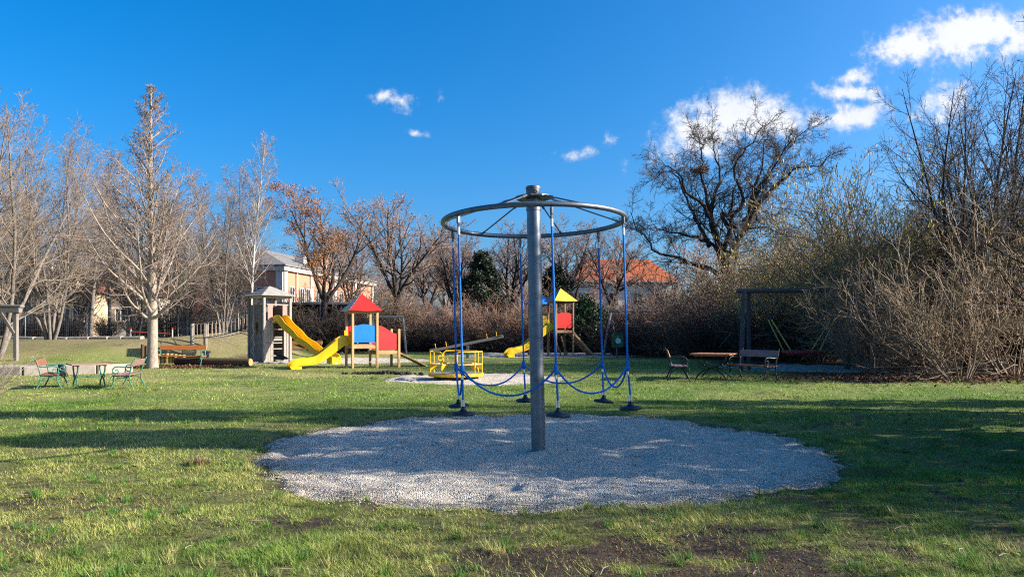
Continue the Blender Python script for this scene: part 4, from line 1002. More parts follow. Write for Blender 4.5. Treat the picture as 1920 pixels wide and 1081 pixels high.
# ------------------------------------------------------------------ fences and edging on the mound
fz = lambda x, y: gz(x, y)
fe = thing('wire_fence', 'grey wire mesh fence along the far edge of the mound', 'fence', (0, 0, 0))
xs = np.arange(-33, -14.2, 1.9); fy = lambda x: 45.2 + .06 * (x + 33)
w = MB()
for i, x in enumerate(xs):
    y = fy(x); z = gz(x, y)
    m = MB(); m.tube([(x, y, z - .2), (x, y, z + 1.55)], .032, 6); m.build('post', M['wire'], fe)
    if i:
        x0 = xs[i - 1]; y0 = fy(x0); z0 = gz(x0, y0)
        for h in (.1, .55, 1.0, 1.5): w.tube([(x0, y0, z0 + h), (x, y, z + h)], .006, 4, cap=False)
        for k in range(16):
            t = (k + .5) / 16; xx, yy, zz = x0 + (x - x0) * t, y0 + (y - y0) * t, z0 + (z - z0) * t
            w.tube([(xx, yy, zz + .1), (xx, yy, zz + 1.5)], .003, 3, cap=False)
stuff(w.build('wire_mesh', M['wire'], fe))
ba = thing('barrier_rail', 'red and white barrier rail behind the pale conical tree', 'barrier', (X(282, 43.5), 43.5, gz(X(282, 43.5), 43.5)))
for xx in (-1.2, 1.35):
    m = MB(); m.tube([(xx, 0, -.2), (xx, 0, .55)], .035, 8); m.build('post', M['pale_metal'], ba)
    m = MB(); m.tube([(xx, 0, .551), (xx, 0, .68)], .04, 8); m.build('post_cap', M['paint_red'], ba)
m = MB(); m.tube([(-1.15, 0, .42), (1.3, 0, .30)], .035, 8); m.build('rail', M['paint_red'], ba)
rs = random.Random(8)
es = thing('stone_edging', 'row of flat pale edging stones along the top of the mound', 'edging', (0, 0, 0))
x = -30.5
while x < -21.6:
    ln = rs.uniform(.7, 1.5); y = 41.2 + .04 * (x + 30); z = gz(x + ln / 2, y)
    m = MB(); m.box((x + ln / 2, y, z + .03 + rs.uniform(-.02, .03)), (ln - .05, .45, .24), (rs.uniform(-.04, .04), rs.uniform(-.05, .05), rs.uniform(-.06, .06)), .05); m.build('stone', M['stone'], es)
    x += ln
# sandpit with low wall on the left
sp = thing('sandpit', 'low pale concrete sandpit wall behind the left bench group', 'sandpit', (0, 0, 0))
pts = [(-18.9, 23.4), (-16.4, 23.8), (-14.6, 24.9), (-13.9, 25.9)]
for (a, b_) in zip(pts[:-1], pts[1:]):
    m = MB(); za = gz(*a)
    d = Vector((b_[0] - a[0], b_[1] - a[1], 0)).normalized() * .006
    m.beam((a[0] + d.x, a[1] + d.y, .07), (b_[0] - d.x, b_[1] - d.y, .07), .28, .50, .03); m.build('wall_segment', M['concrete'], sp)
m = MB(); m.add([(-19.2, 23.7, .2), (-16.5, 24.1, .2), (-14.8, 25.1, .2), (-14.2, 26.0, .2), (-16, 28, .17), (-20, 28, .17)], [(0, 1, 2, 3, 4, 5)]); m.build('sand', M['sand'], sp)
mass_m = MB(); mass_m.lathe([(.02, 0), (.15, .0), (.17, .08), (.165, .30), (.12, .42), (.03, .46)], n=14)  # dark rounded solid set against the sandpit wall
bo = mass_m.build('dark_mass', M['plastic_black'], None, True); bo.location = (X(128, 23.9), 23.55, gz(X(128, 23.9), 23.55)); bo.scale = (.9, .6, .9)
tag(bo, 'dark rounded bundle against the sandpit wall behind the left table', 'mass')

# ------------------------------------------------------------------ timber things on the left
fr = thing('timber_frame', 'weathered grey timber frame with brace cut by the left picture edge', 'frame', (X(30, 32.6), 32.6, gz(X(30, 32.6), 32.6)))
m = MB(); m.box((0, 0, .95), (.17, .17, 2.5), bev=.02); m.build('post', M['grey_wood'], fr)
m = MB(); m.beam((-2.2, 0, 2.33), (.22, 0, 2.33), .24, .26, .02); m.build('beam', M['grey_wood'], fr)
m = MB(); m.beam((-1.6, .02, 2.55), (.3, .02, 2.50), .30, .12, .03); m.build('top_plank', M['grey_wood'], fr)
m = MB(); m.beam((-.02, -.12, 1.25), (-.62, -.12, 2.2), .06, .14, .01); m.build('brace', M['grey_wood'], fr)
m = MB(); m.tube([(-.72, 0, 2.2), (-.9, 0, 1.75), (-1.3, 0, 1.2), (-1.9, 0, .8)], .13, 10); m.build('log_brace', M['grey_wood_pale'], fr, True)
m = MB(); m.box((-2.1, 0, .95), (.20, .20, 2.5), bev=.02); m.build('post', M['grey_wood_pale'], fr)
# log edge
lg = thing('round_log', 'long dark round log lying on the grass in front of the wooden tower', 'log', (0, 0, 0))
a, b_ = Vector((X(330, 30.9), 30.9, .19)), Vector((X(469, 30.2), 30.2, .17))
m = MB(); m.tube([a, b_], .165, 16); m.build('trunk_piece', M['log'], lg, True)
d = (b_ - a).normalized(); m = MB(); m.tube([b_ + d * .002, b_ + d * .03], .158, 16); m.build('cut_end', M['log_end'], lg)
pl = thing('log_palisade', 'row of short upright log stubs behind the orange bench', 'palisade', (0, 0, 0))
for k in range(11):
    px = 268 + k * 7.6; y = 33.0 + (k % 2) * .05; x = X(px, y); h = (.85 if k < 2 else .42) + rs.uniform(-.04, .04)
    m = MB(); m.tube([(x, y, -.1), (x, y, h - .02), (x, y, h)], [.09, .09, .075], 9); m.build('log_stub', M['log_end'] if k > 2 else M['log'], pl)
# ------------------------------------------------------------------ benches and tables
def iron_side(x):
    m = MB(); r0 = .021
    m.tube([(x, .30, 0), (x, .25, .10), (x, .19, .25), (x, .19, .42), (x, .225, .60), (x, .29, .80), (x, .335, .90), (x, .33, .925)], r0, 7)
    m.tube([(x, -.33, 0), (x, -.27, .12), (x, -.215, .26), (x, -.235, .40)], r0, 7)
    m.tube([(x, -.255, .405), (x, -.12, .39), (x, .05, .385), (x, .20, .405)], r0, 7)
    m.tube([(x, -.20, .26), (x, -.08, .33), (x, .06, .33), (x, .18, .25)], .014, 6)
    sc = [(x, .245, .66), (x, .10, .655), (x, -.10, .675), (x, -.21, .655), (x, -.262, .585), (x, -.245, .51), (x, -.185, .47), (x, -.12, .485), (x, -.10, .54), (x, -.135, .585), (x, -.18, .575), (x, -.185, .54)]
    m.tube(sc, [.02] * 8 + [.016, .014, .012, .010], 7)
    m.tube([(x, -.235, .40), (x, -.30, .37), (x, -.315, .31), (x, -.27, .275), (x, -.235, .30), (x, -.25, .335)], .012, 6)
    m.tube([(x, -.255, .50), (x, -.262, .45), (x, -.235, .40)], .018, 6)
    return m
def make_bench(label, seat_m, back_m, iron, length=1.45, group=None):
    t = thing('bench', label, 'bench', group=group); hl = length / 2
    for k in range(4):
        m = MB(); m.box((0, -.20 + k * .122, .425 - (.012 if k in (1, 2) else 0)), (length, .105, .035), bev=.008); m.build('seat_slat', seat_m, t)
    m = MB(); m.box((0, .268, .775), (length - .02, .034, .21), (R(-19), 0, 0), .01); m.build('backrest', back_m, t)
    for x in (-hl + .06, hl - .06): iron_side(x).build('iron_side', iron, t, True)
    m = MB(); m.tube([(-hl + .06, .02, .33), (hl - .06, .02, .33)], .012, 6); m.build('stretcher', iron, t)
    return t
def put(o, x, y, f):
    o.location = (x, y, gz(x, y)); o.rotation_euler = (0, 0, math.atan2(f[0], -f[1])); return o
def make_table(label, wood, iron, side=1.02):
    t = thing('picnic_table', label, 'table'); n = 7; w = side / n
    for k in range(n):
        m = MB(); m.box((0, -side / 2 + w * (k + .5), .735), (side, w - .008, .042), bev=.006); m.build('table_slat', wood, t)
    for x in (-.34, .34):
        m = MB(); m.box((x, 0, .695), (.07, side - .16, .036)); m.build('batten', wood, t)
        m = MB()
        for s in (-1, 1):
            m.tube([(x, s * .40, .68), (x, s * .37, .56), (x, s * .24, .42), (x, s * .03, .335), (x, -s * .16, .27), (x, -s * .30, .15), (x, -s * .40, 0)], .021, 7)
            m.tube([(x, s * .16, .30), (x, s * .28, .32), (x, s * .335, .39), (x, s * .29, .455), (x, s * .225, .43), (x, s * .235, .37), (x, s * .275, .375)], .013, 6)
        m.build('iron_leg_pair', iron, t, True)
    m = MB(); m.tube([(-.34, 0, .33), (.34, 0, .33)], .016, 6); m.build('stretcher', iron, t)
    return t
put(make_bench('green iron bench with brown boards, its back to the sandpit, left of the left table', M['bench_brown'], M['bench_brown'], M['iron_green']), X(98, 18.7), 18.7, (.88, .40)).scale = (.88, .88, .86)
put(make_bench('green iron bench with dull brown boards right of the left table, facing left', M['bench_mauve'], M['bench_mauve'], M['iron_green']), X(241, 18.9), 18.9, (-.97, -.25)).scale = (.88, .88, .86)
lt = make_table('left picnic table with brown slatted top on curled green iron legs', M['table_grey'], M['iron_green']); lt.scale = (.92, .92, .84); lt.location = (X(167, 18.9), 18.9, gz(X(167, 18.9), 18.9)); lt.rotation_euler = (0, 0, R(40))
put(make_bench('dark iron bench with yellowish back board left of the right table', M['bench_mauve'], M['bench_orange'], M['iron_dark']), X(1270, 22.0), 22.0, (.93, -.18)).scale = (1.05,) * 3
put(make_bench('dark iron bench with mauve boards right of the right table, before the nest swing', M['bench_brown'], M['bench_mauve'], M['iron_dark']), X(1411, 22.0), 22.0, (-.85, -.50)).scale = (1.05,) * 3
rt_ = make_table('right picnic table with orange slatted top on dark curled iron legs', M['table_wood'], M['iron_dark'], 1.05); rt_.scale = (1.18, 1.18, 1.05); rt_.location = (X(1338, 22.6), 22.6, gz(X(1338, 22.6), 22.6)); rt_.rotation_euler = (0, 0, R(62))
put(make_bench('long orange bench with green arm rest beside the conical tree', M['bench_orange'], M['bench_orange'], M['iron_green'], 2.0), X(339, 30.3), 30.3, (.05, -1))
put(make_bench('far orange bench half hidden behind the tower slide', M['bench_orange'], M['bench_orange'], M['iron_dark'], 2.3), X(566, 42.2), 42.2, (0, -1))
# ------------------------------------------------------------------ rope carousel
px0, py0 = X(1010, 8.87), 8.87
ca = thing('rope_carousel', 'tall grey steel pole carousel with ring and six blue ropes with black disc seats', 'carousel', (px0, py0, -.05))
ca.rotation_euler = (R(-1.3), R(-1.15), 0)
m = MB(); m.lathe([(.088, -.3), (.088, 2.6), (.086, 3.02), (.086, 3.21)], n=40); m.build('pole', M['galv'], ca, True)
m = MB(); m.lathe([(.087, 3.245), (.089, 3.25), (.089, 3.33), (.093, 3.335), (.093, 3.365), (.086, 3.37)], n=40); cap = m.build('cap', M['galv_dark'], ca, True)
ringp = [(.02 + .022 * math.cos(2 * PI * k / 20), -.0905, 3.29 + .022 * math.sin(2 * PI * k / 20)) for k in range(20)]
m = MB(); m.tube(ringp, .004, 6, closed=True); m.build('ring_mark', M['plastic_black'], cap)
m = MB(); m.lathe([(.0875, 3.06), (.094, 3.065), (.094, 3.10), (.0875, 3.105)], n=32); m.build('collar', M['galv'], ca, True)
zr, Rr_ = 2.92, 1.14
hexp = []
for k in range(6):
    a = R(38 + 60 * k); 
    for da, rr in ((-13, .235), (13, .235)): hexp.append((rr * math.sin(a + R(da)), -rr * math.cos(a + R(da))))
m = MB(); m.prism(hexp, ((0, 0, 3.227), (1, 0, 0), (0, 1, 0)), .018); m.build('hub_plate', M['galv_dark'], ca)
m = MB(); m.tube([(Rr_ * math.sin(2 * PI * k / 96), -Rr_ * math.cos(2 * PI * k / 96), zr) for k in range(96)], .031, 14, closed=True); m.build('ring', M['galv'], ca, True)
for k in range(6):
    a = R(38 + 60 * k); s, c = math.sin(a), -math.cos(a)
    m = MB(); p0 = Vector((.215 * s, .215 * c, 3.222)); p1 = Vector((1.105 * s, 1.105 * c, zr + .012)); d = p1 - p0
    m.tube([p0, p0 + d * .12, p0 + d * .121, p0 + d * .20, p0 + d * .201, p1 - d * .06, p1 - d * .059, p1], [.013, .013, .017, .017, .0095, .0095, .015, .014], 10)
    m.build('brace', M['galv'], ca, True)
ZJ, ZS = 1.11, .60
joints = []
for k in range(6):
    a = R(8 + 60 * k); s, c = math.sin(a), -math.cos(a); x, y = Rr_ * s, Rr_ * c
    sway = (.012 * math.sin(k * 2.1), .012 * math.cos(k * 1.7))
    J = Vector((x + .012, y, ZJ)); joints.append(J)
    m = MB(); m.box((x, y, zr - .075), (.03, .045, .09), (0, 0, a), .008); m.tube([(x, y, zr - .11), (x, y, zr - .165)], .014, 8); m.build('shackle', M['galv_dark'], ca)
    m = MB(); m.tube([(x, y, zr - .166), (x, y, zr - .25)], .0155, 10); m.build('sleeve', M['white_sleeve'], ca, True)
    m = MB(); S = Vector((x + .025 + sway[0], y + sway[1], ZS + .16)); 
    m.tube([(x, y, zr - .251), Vector((x, y, zr)).lerp(J, .5), J, J.lerp(S, .5), S], .012, 10); ro = m.build('rope', M['rope_blue'], ca, True)
    m = MB(); m.tube([J + Vector((0, 0, -.07)), J + Vector((0, 0, -.035)), J + Vector((0, 0, .03)), J + Vector((0, 0, .05))], [.016, .026, .024, .015], 10); m.build('splice', M['rope_blue'], ro, True)
    m = MB(); m.tube([J + Vector((0.0005, 0, -.115)), J + Vector((0, 0, -.072))], .0165, 8); m.build('clip', M['steel'], ro, True)
    m = MB(); m.tube([S + Vector((.010, 0, .0)), S + Vector((.010, 0, -.085))], .013, 8); m.tube([S + Vector((-.014, 0, .0)), S + Vector((-.014, 0, -.085))], .011, 8); m.build('ferrule', M['steel'], ca, True)
    tilt = [(0, 4), (2, -3), (-2, 7), (3, 0), (2, -2), (0, 2)][k]
    m = MB(); m.lathe([(.004, .082), (.022, .080), (.028, .05), (.05, .024), (.118, .016), (.133, .006), (.136, -.006), (.130, -.020), (.10, -.026), (.02, -.026)], (S.x, S.y, ZS + .003), 30, (R(tilt[0]), R(tilt[1]), 0)); m.build('disc_seat', M['plastic_black'], ca, True, 50)
for k in range(6):
    A, B_ = joints[k], joints[(k + 1) % 6]; sag = [.30, .29, .27, .27, .33, .30][k]
    pts = []
    for i in range(21):
        t = i / 20; q = A.lerp(B_, t); u = (2 * t - 1); q.z -= sag * (1 - abs(u) ** 2.2) + .0; pts.append(q)
    m = MB(); m.tube(pts, .0115, 8); m.build('link_rope', M['rope_blue'], ca, True)

# ------------------------------------------------------------------ yellow roundabout
rb = thing('roundabout', 'yellow metal roundabout with rails on the second gravel patch', 'roundabout', (X(855, 22.6), 22.6, -.03), R(12))
m = MB(); m.lathe([(.10, .095), (.84, .095), (.87, .105), (.88, .115), (.88, .185), (.87, .195), (.85, .195), (.85, .185)], n=48); m.build('rim', M['yellow_paint'], rb, True)
m = MB(); m.lathe([(.02, .186), (.845, .188), (.845, .197), (.02, .199)], n=48); m.build('deck', M['deck_metal'], rb, True)
m = MB(); m.lathe([(.60, -.04), (.74, -.04), (.72, .05), (.60, .094)], n=40); m.build('base', M['plastic_black'], rb, True)
m = MB(); m.tube([(0, 0, .198), (0, 0, .74), (0, 0, .745), (0, 0, .77)], [.055, .055, .065, .06], 14); m.build('centre_post', M['yellow_paint'], rb, True)
def arc(a0, a1, rr, z, n=14): return [(rr * math.cos(R(a0 + (a1 - a0) * i / n)), rr * math.sin(R(a0 + (a1 - a0) * i / n)), z) for i in range(n + 1)]
for s in range(3):
    a0, a1 = 22 + s * 120, 112 + s * 120
    p = arc(a0, a1, .83, .88)
    m = MB(); m.tube([(p[0][0], p[0][1], .198)] + [(p[0][0], p[0][1], .82)] + p[1:-1] + [(p[-1][0], p[-1][1], .82), (p[-1][0], p[-1][1], .198)], .019, 9); m.build('rail', M['yellow_paint'], rb, True)
    m = MB(); q0 = arc(a0, a1, .83, .50); q1 = arc(a0, a1, .60, .50); n = len(q0)
    vs = q0 + q1 + [(a[0], a[1], a[2] - .03) for a in q0 + q1]
    fs = [(i, i + 1, n + i + 1, n + i) for i in range(n - 1)] + [(2 * n + i, 3 * n + i, 3 * n + i + 1, 2 * n + i + 1) for i in range(n - 1)] + [(i, 2 * n + i, 2 * n + i + 1, i + 1) for i in range(n - 1)] + [(n + i, n + i + 1, 3 * n + i + 1, 3 * n + i) for i in range(n - 1)] + [(0, n, 3 * n, 2 * n), (n - 1, 3 * n - 1, 4 * n - 1, 2 * n - 1)]
    m.add(vs, fs); m.build('seat_board', M['pine'], rb)
    for aa in (a0 + 3, (a0 + a1) / 2, a1 - 3):
        ca_, sa_ = math.cos(R(aa)), math.sin(R(aa))
        m = MB(); m.prism([(.60, .468), (.83, .468), (.83, .27), (.79, .30)], ((0, 0, 0), (ca_, sa_, 0), (0, 0, 1)), .02); m.build('bracket', M['yellow_paint'], rb)
    am = (a0 + a1) / 2; m = MB(); m.tube([(.83 * math.cos(R(am)), .83 * math.sin(R(am)), .198), (.83 * math.cos(R(am)), .83 * math.sin(R(am)), .875)], .016, 8); m.build('upright', M['yellow_paint'], rb, True)
    e = Vector((.83 * math.cos(R(a1)), .83 * math.sin(R(a1)), .72)); tng = Vector((-math.sin(R(a1)), math.cos(R(a1)), 0)); u = Vector((0, 0, 1))
    m = MB(); m.tube([e, e + tng * .15, e + tng * .19 - u * .03, e + tng * .20 - u * .07, e + tng * .19 - u * .11, e + tng * .15 - u * .14, e - u * .14], .013, 7); m.build('grab_handle', M['yellow_paint'], rb, True)

# ------------------------------------------------------------------ slides
def slide(parent, mname, prof, w, hw_top, hw_end, loc, rz, lipm=None):
    """profile in (s, z); swept U-section"""
    P = [Vector((p[0], 0, p[1])) for p in prof]
    # smooth by Catmull-Rom
    S = []
    for i in range(len(P) - 1):
        p0, p1, p2, p3 = P[max(i - 1, 0)], P[i], P[i + 1], P[min(i + 2, len(P) - 1)]
        for k in range(6):
            t = k / 6; S.append(.5 * ((2 * p1) + (p2 - p0) * t + (2 * p0 - 5 * p1 + 4 * p2 - p3) * t * t + (3 * p1 - p0 - 3 * p2 + p3) * t ** 3))
    S.append(P[-1]); n = len(S); m = MB(); sec = 10
    for i, q in enumerate(S):
        t = (S[min(i + 1, n - 1)] - S[max(i - 1, 0)]).normalized(); nm = Vector((-t.z, 0, t.x)); f = i / (n - 1)
        hw = hw_top + (hw_end - hw_top) * min(1, f * 1.1); y = w / 2
        if f < .10: hw *= .45 + 5.5 * f
        if f > .9: hw *= max(.25, 1 - (f - .9) * 7)
        for (yy, hh) in ((-y - .05, hw - .02), (-y - .03, hw), (-y, hw - .01), (-y + .05, .03), (-y + .12, 0), (y - .12, 0), (y - .05, .03), (y, hw - .01), (y + .03, hw), (y + .05, hw - .02)):
            m.v.append(tuple(q + nm * hh + Vector((0, yy, 0))))
        for (yy, hh) in ((y + .04, -.05), (-y - .04, -.05)):
            m.v.append(tuple(q + nm * hh + Vector((0, yy, 0))))
    ns = 12
    for i in range(n - 1):
        for j in range(ns):
            j2 = (j + 1) % ns; m.f.append((i * ns + j, i * ns + j2, (i + 1) * ns + j2, (i + 1) * ns + j))
    m.f.append(tuple(range(ns))); m.f.append(tuple((n - 1) * ns + ns - 1 - j for j in range(ns)))
    o = m.build('slide', mname, parent, True, 50); o.location = loc; o.rotation_euler = (0, 0, rz)
    xe, zb = prof[-1][0], prof[-3][1]; f = MB(); f.box((xe - .17, 0, zb / 2 - .04), (.30, w + .06, zb - .03), bev=.02); f.build('slide_foot', mname, o)
    return o
def gable4(m, hx, hy, z0, z1, th=.025):
    pass
# ------------------------------------------------------------------ red-roofed playhouse
def playhouse(name, label, loc, rz, side, zp, ze, za, roof_front, roof_side, post_m, over=.17):
    t = thing(name, label, 'playhouse', loc, rz); h = side / 2
    for sx in (-1, 1):
        for sy in (-1, 1):
            m = MB(); m.box((sx * h, sy * h, ze / 2 - .08), (.095, .095, ze + .10), bev=.012); m.build('post', post_m, t)
    e = h + over; zE = ze - .02
    cor = [(-e, -e, zE), (e, -e, zE), (e, e, zE), (-e, e, zE)]; apex = (0, 0, za)
    mats = [roof_front, roof_front, roof_side, roof_side]   # front, right, back, left
    for i in range(4):
        a, b_ = Vector(cor[i]), Vector(cor[(i + 1) % 4]); ap = Vector(apex); mid = (a + b_) / 2 + Vector((0, 0, -.035))
        nrm = (b_ - a).cross(ap - a).normalized() * .018; off = nrm * .5
        poly = [a + off, mid + off, b_ + off, ap + off]
        m = MB(); m.add([q for q in poly] + [q - nrm for q in poly], [(0, 1, 2, 3), (7, 6, 5, 4), (0, 4, 5, 1), (1, 5, 6, 2), (2, 6, 7, 3), (3, 7, 4, 0)]); m.build('roof_panel', mats[i], t)
    for sx in (-1, 1):
        m = MB(); m.box((sx * h, 0, ze - .09), (.04, side - .097, .09)); m.build('roof_beam', post_m, t)
        m = MB(); m.box((0, sx * h, ze - .09), (side - .097, .04, .09)); m.build('roof_beam', post_m, t)
        m = MB(); m.box((sx * h, 0, zp - .09), (.05, side - .097, .13), bev=.006); m.build('floor_beam', post_m, t)
        m = MB(); m.box((0, sx * h, zp - .09), (side - .097, .05, .13), bev=.006); m.build('floor_beam', post_m, t)
    nb = 8; w = (side - .06) / nb
    for k in range(nb):
        m = MB(); m.box((0, -side / 2 + .03 + w * (k + .5), zp - .005), (side - .10 if k in (0, nb - 1) else side - .052, w - .008, .03)); m.build('floor_board', post_m, t)
    return t
def panel(parent, x0, x1, y, zb, zt_a, zt_b, arch, mname, axis='x', curve='arch'):
    n = 14; poly = [(0, 0)] + [(1, 0)]
    for i in range(n + 1):
        t = 1 - i / n
        if curve == 'arch': zt = zt_a + arch * math.sin(PI * t)
        else: zt = zt_a + (zt_b - zt_a) * (.5 - .5 * math.cos(PI * t))
        poly.append((t, zt - zb))
    L_ = x1 - x0; poly = [(p[0] * L_, p[1]) for p in poly]
    fr = ((x0, y, zb), (1, 0, 0), (0, 0, 1)) if axis == 'x' else ((y, x0, zb), (0, 1, 0), (0, 0, 1))
    m = MB(); m.prism(poly, fr, .019); return m.build('side_panel', mname, parent)
c27, s27 = math.cos(R(27.3)), math.sin(R(27.3))
Bx, By = -6.36, 28.3; cxh, cyh = Bx + .5 * c27 - .5 * s27, By + .5 * s27 + .5 * c27
rh_ = playhouse('red_playhouse', 'small wooden playhouse with red roof, blue panel and yellow slide', (cxh, cyh, -.02), R(27.3), 1.0, .97, 2.36, 3.04, M['red_panel'], M['brown_panel'], M['pine'])
panel(rh_, -.452, .452, -.5, 1.06, 1.70, 0, .09, M['blue_panel'])
panel(rh_, -.452, .452, .5, 1.06, 1.70, 0, .05, M['red_panel'])
for yy in (-.3, .25):
    m = MB(); m.box((yy, -.515, 1.04), (.05, .012, .05)); m.build('panel_clip', M['steel'], rh_)
m = MB(); m.box((0, -.512, 1.45), (.03, .006, .03)); m.build('panel_bolt', M['steel'], rh_)
# lower landing with red panel, end posts and ramp
for sy in (-1, 1):
    m = MB(); m.box((1.42, sy * .5, .76), (.095, .095, 1.68), bev=.012); m.build('end_post', M['pine'], rh_)
    m = MB(); m.box((.96, sy * .5, .64), (.82, .05, .14), bev=.006); m.build('floor_beam', M['pine'], rh_)
panel(rh_, .552, 1.37, -.5, .76, 1.74, 1.40, 0, M['red_panel2'], curve='wave')
panel(rh_, .552, 1.37, .5, .76, 1.74, 1.40, 0, M['red_panel2'], curve='wave')
for k in range(6):
    m = MB(); m.box((.60 + k * .145, 0, .725), (.137, .94, .03)); m.build('floor_board', M['pine'], rh_)
m = MB(); m.beam((1.40, 0, .66), (2.72, 0, .03), .78, .04, .006); ramp_ = m.build('ramp', M['pine'], rh_)
for k in range(5):
    t = .15 + k * .17; m = MB(); m.beam((1.40 + 1.32 * t, -.36, .66 - .63 * t + .04), (1.40 + 1.32 * t, .36, .66 - .63 * t + .04), .035, .03, .004); m.build('ramp_cleat', M['pine_grey'], ramp_)
m = MB(); m.box((.2, -.02, .86), (.45, .5, .12), bev=.01); m.build('yellow_box', M['yellow_panel'], rh_)
slide(rh_, M['yellow_slide'], [(0, 1.02), (.22, 1.0), (.6, .74), (1.0, .45), (1.35, .27), (1.75, .22), (2.05, .20), (2.2, .13), (2.24, .0)], .42, .36, .20, (-.5, 0, .0), R(180))
for sy in (-.36, .36):
    m = MB(); m.prism([(0, .06), (.1, .10), (.1, .52), (.05, .60), (0, .60)], ((-.62, sy, .94), (1, 0, 0), (0, 0, 1)), .03); m.build('slide_cheek', M['yellow_slide'], rh_)
# ------------------------------------------------------------------ yellow-roofed playhouse and its blue-roofed neighbour
yh_ = playhouse('yellow_playhouse', 'tall wooden playhouse with yellow roof and red panel behind the steel pole', (X(1051, 42.8), 42.8, -.02), R(22), 1.12, 1.56, 3.32, 4.08, M['yellow_panel'], M['shed_roof'], M['pine_grey'], .2)
panel(yh_, -.51, .51, -.56, 1.68, 2.52, 0, .10, M['red_panel']); panel(yh_, -.51, .51, .56, 1.68, 2.5, 0, .05, M['red_panel'], axis='y')
m = MB(); m.beam((.56, 0, 1.50), (2.0, 0, .03), .72, .05, .006); rp = m.build('ramp', M['pine_grey'], yh_)
for s in (-.38, .38):
    m = MB(); m.beam((.58, s, 1.53), (2.02, s, .06), .05, .12, .006); m.build('ramp_rail', M['pine'], rp)
for k in range(6):
    t = .12 + k * .15; m = MB(); m.beam((.56 + 1.44 * t, -.34, 1.5 - 1.47 * t + .045), (.56 + 1.44 * t, .34, 1.5 - 1.47 * t + .045), .04, .035, .004); m.build('ramp_cleat', M['pine_grey'], rp)
for s in (-.22, .22):
    m = MB(); m.beam((s, .62, 1.45), (s + .75, 1.05, .03), .05, .12, .006); m.build('ladder_rail', M['pine_grey'], yh_)
slide(yh_, M['yellow_slide'], [(0, 1.62), (.25, 1.60), (.7, 1.28), (1.3, .78), (1.85, .42), (2.4, .30), (2.7, .26), (2.85, .15), (2.9, .0)], .44, .42, .22, (-.56, -.1, 0), R(180))
for s in (-.38, .28):
    m = MB(); m.prism([(0, .02), (.16, .10), (.16, .50), (.08, .62), (0, .62)], ((-.74, s, 1.56), (1, 0, 0), (0, 0, 1)), .03); m.build('slide_cheek', M['yellow_slide'], yh_)
bh_ = playhouse('blue_playhouse', 'wooden play tower with blue roof mostly hidden behind the steel pole', (X(1010, 45.2), 45.2, -.02), R(22), .95, 1.56, 3.25, 3.98, M['blue_panel'], M['blue_panel'], M['pine_grey'], .18)
panel(bh_, -.43, .43, -.475, 1.68, 2.4, 0, .08, M['yellow_panel'])

# ------------------------------------------------------------------ weathered wooden tower with slide
tf = Vector((.75, -.66)).normalized(); rzT = math.atan2(tf.y, tf.x)     # local +x = slide side, local -y = dark left side
T = 1.42; tw = thing('wooden_tower', 'weathered grey plank tower with hip roof, climbing rope and long yellow slide', 'play tower', (0, 0, 0), rzT)
corner = Vector((X(495, 34.6), 34.6))
axx = Vector((math.cos(rzT), math.sin(rzT))); axy = Vector((-math.sin(rzT), math.cos(rzT)))
cen = corner - axx * (T / 2) + axy * (T / 2); tw.location = (cen.x, cen.y, gz(cen.x, cen.y))
h = T / 2; zpl = 2.02
for sx in (-1, 1):
    for sy in (-1, 1):
        m = MB(); m.box((sx * h, sy * h, 1.58), (.13, .13, 3.4), bev=.012); m.build('corner_post', M['grey_wood_pale'] if sx > 0 else M['grey_wood'], tw)  # posts on the slide side get paler wood to stand for sunlight
def plank_wall(side, cuts=None, n=9, top=2.86, zb=.05):
    L_ = T - .13; w = L_ / n
    for k in range(n):
        u = -L_ / 2 + w * (k + .5); spans = [(zb, top + rs.uniform(-.05, .03))]
        for (k0, k1, z0, z1) in (cuts or []):
            if k0 <= k <= k1:
                new = []
                for (a, b_) in spans:
                    if z0 > a: new.append((a, min(b_, z0)))
                    if z1 < b_: new.append((max(a, z1), b_))
                spans = new
        for (a, b_) in spans:
            if b_ - a < .04: continue
            d = rs.uniform(-.008, .008)
            c, sz = {'-y': ((u, -h + d, (a + b_) / 2), (w - .012, .028, b_ - a)), '+y': ((u, h + d, (a + b_) / 2), (w - .012, .028, b_ - a)),
                     '+x': ((h + d, u, (a + b_) / 2), (.028, w - .012, b_ - a)), '-x': ((-h + d, u, (a + b_) / 2), (.028, w - .012, b_ - a))}[side]
            m = MB(); m.box(c, sz, bev=.004); m.build('plank', M['grey_wood'] if side != '+x' else M['grey_wood_pale'], tw)  # sunlit slide wall coloured paler than the shaded walls
plank_wall('-y', [(4, 5, 1.35, 1.95)])
plank_wall('+y'); plank_wall('-x', [(3, 5, 2.2, 2.9)])
plank_wall('+x', [(3, 6, 0, 2.0), (2, 7, 2.0, 3)], top=2.0)
for y in (-.40, .40):
    m = MB(); m.box((h + .03, y, 2.42), (.03, .26, .78), bev=.005); m.build('side_board', M['pink_board'], tw)
m = MB(); m.box((h + .03, 0, 2.84), (.05, 1.16, .06)); m.build('top_rail', M['grey_wood_pale'], tw)
for k, z in enumerate((.32, .66, .95, 1.12, 1.24, 1.62, 1.95)):
    m = MB(); m.box((h + .01, -.02, z), (.06, .54, .05 if k != 3 else .12), bev=.006); m.build('rung', M['grey_wood_pale'], tw)
m = MB(); m.box((0, 0, zpl - .03), (T - .16, T - .16, .05)); m.build('floor', M['grey_wood'], tw)
for sy in (-1, 1):
    m = MB(); m.beam((-h, sy * h, 3.22), (h, sy * h, 3.22), .06, .13, .006); m.build('eave_beam', M['white_trim'], tw)
    m = MB(); m.beam((sy * h, -h + .035, 3.22), (sy * h, h - .035, 3.22), .06, .13, .006); m.build('eave_beam', M['grey_wood_pale'], tw)
e = h + .24; za, ze = 3.78, 3.26
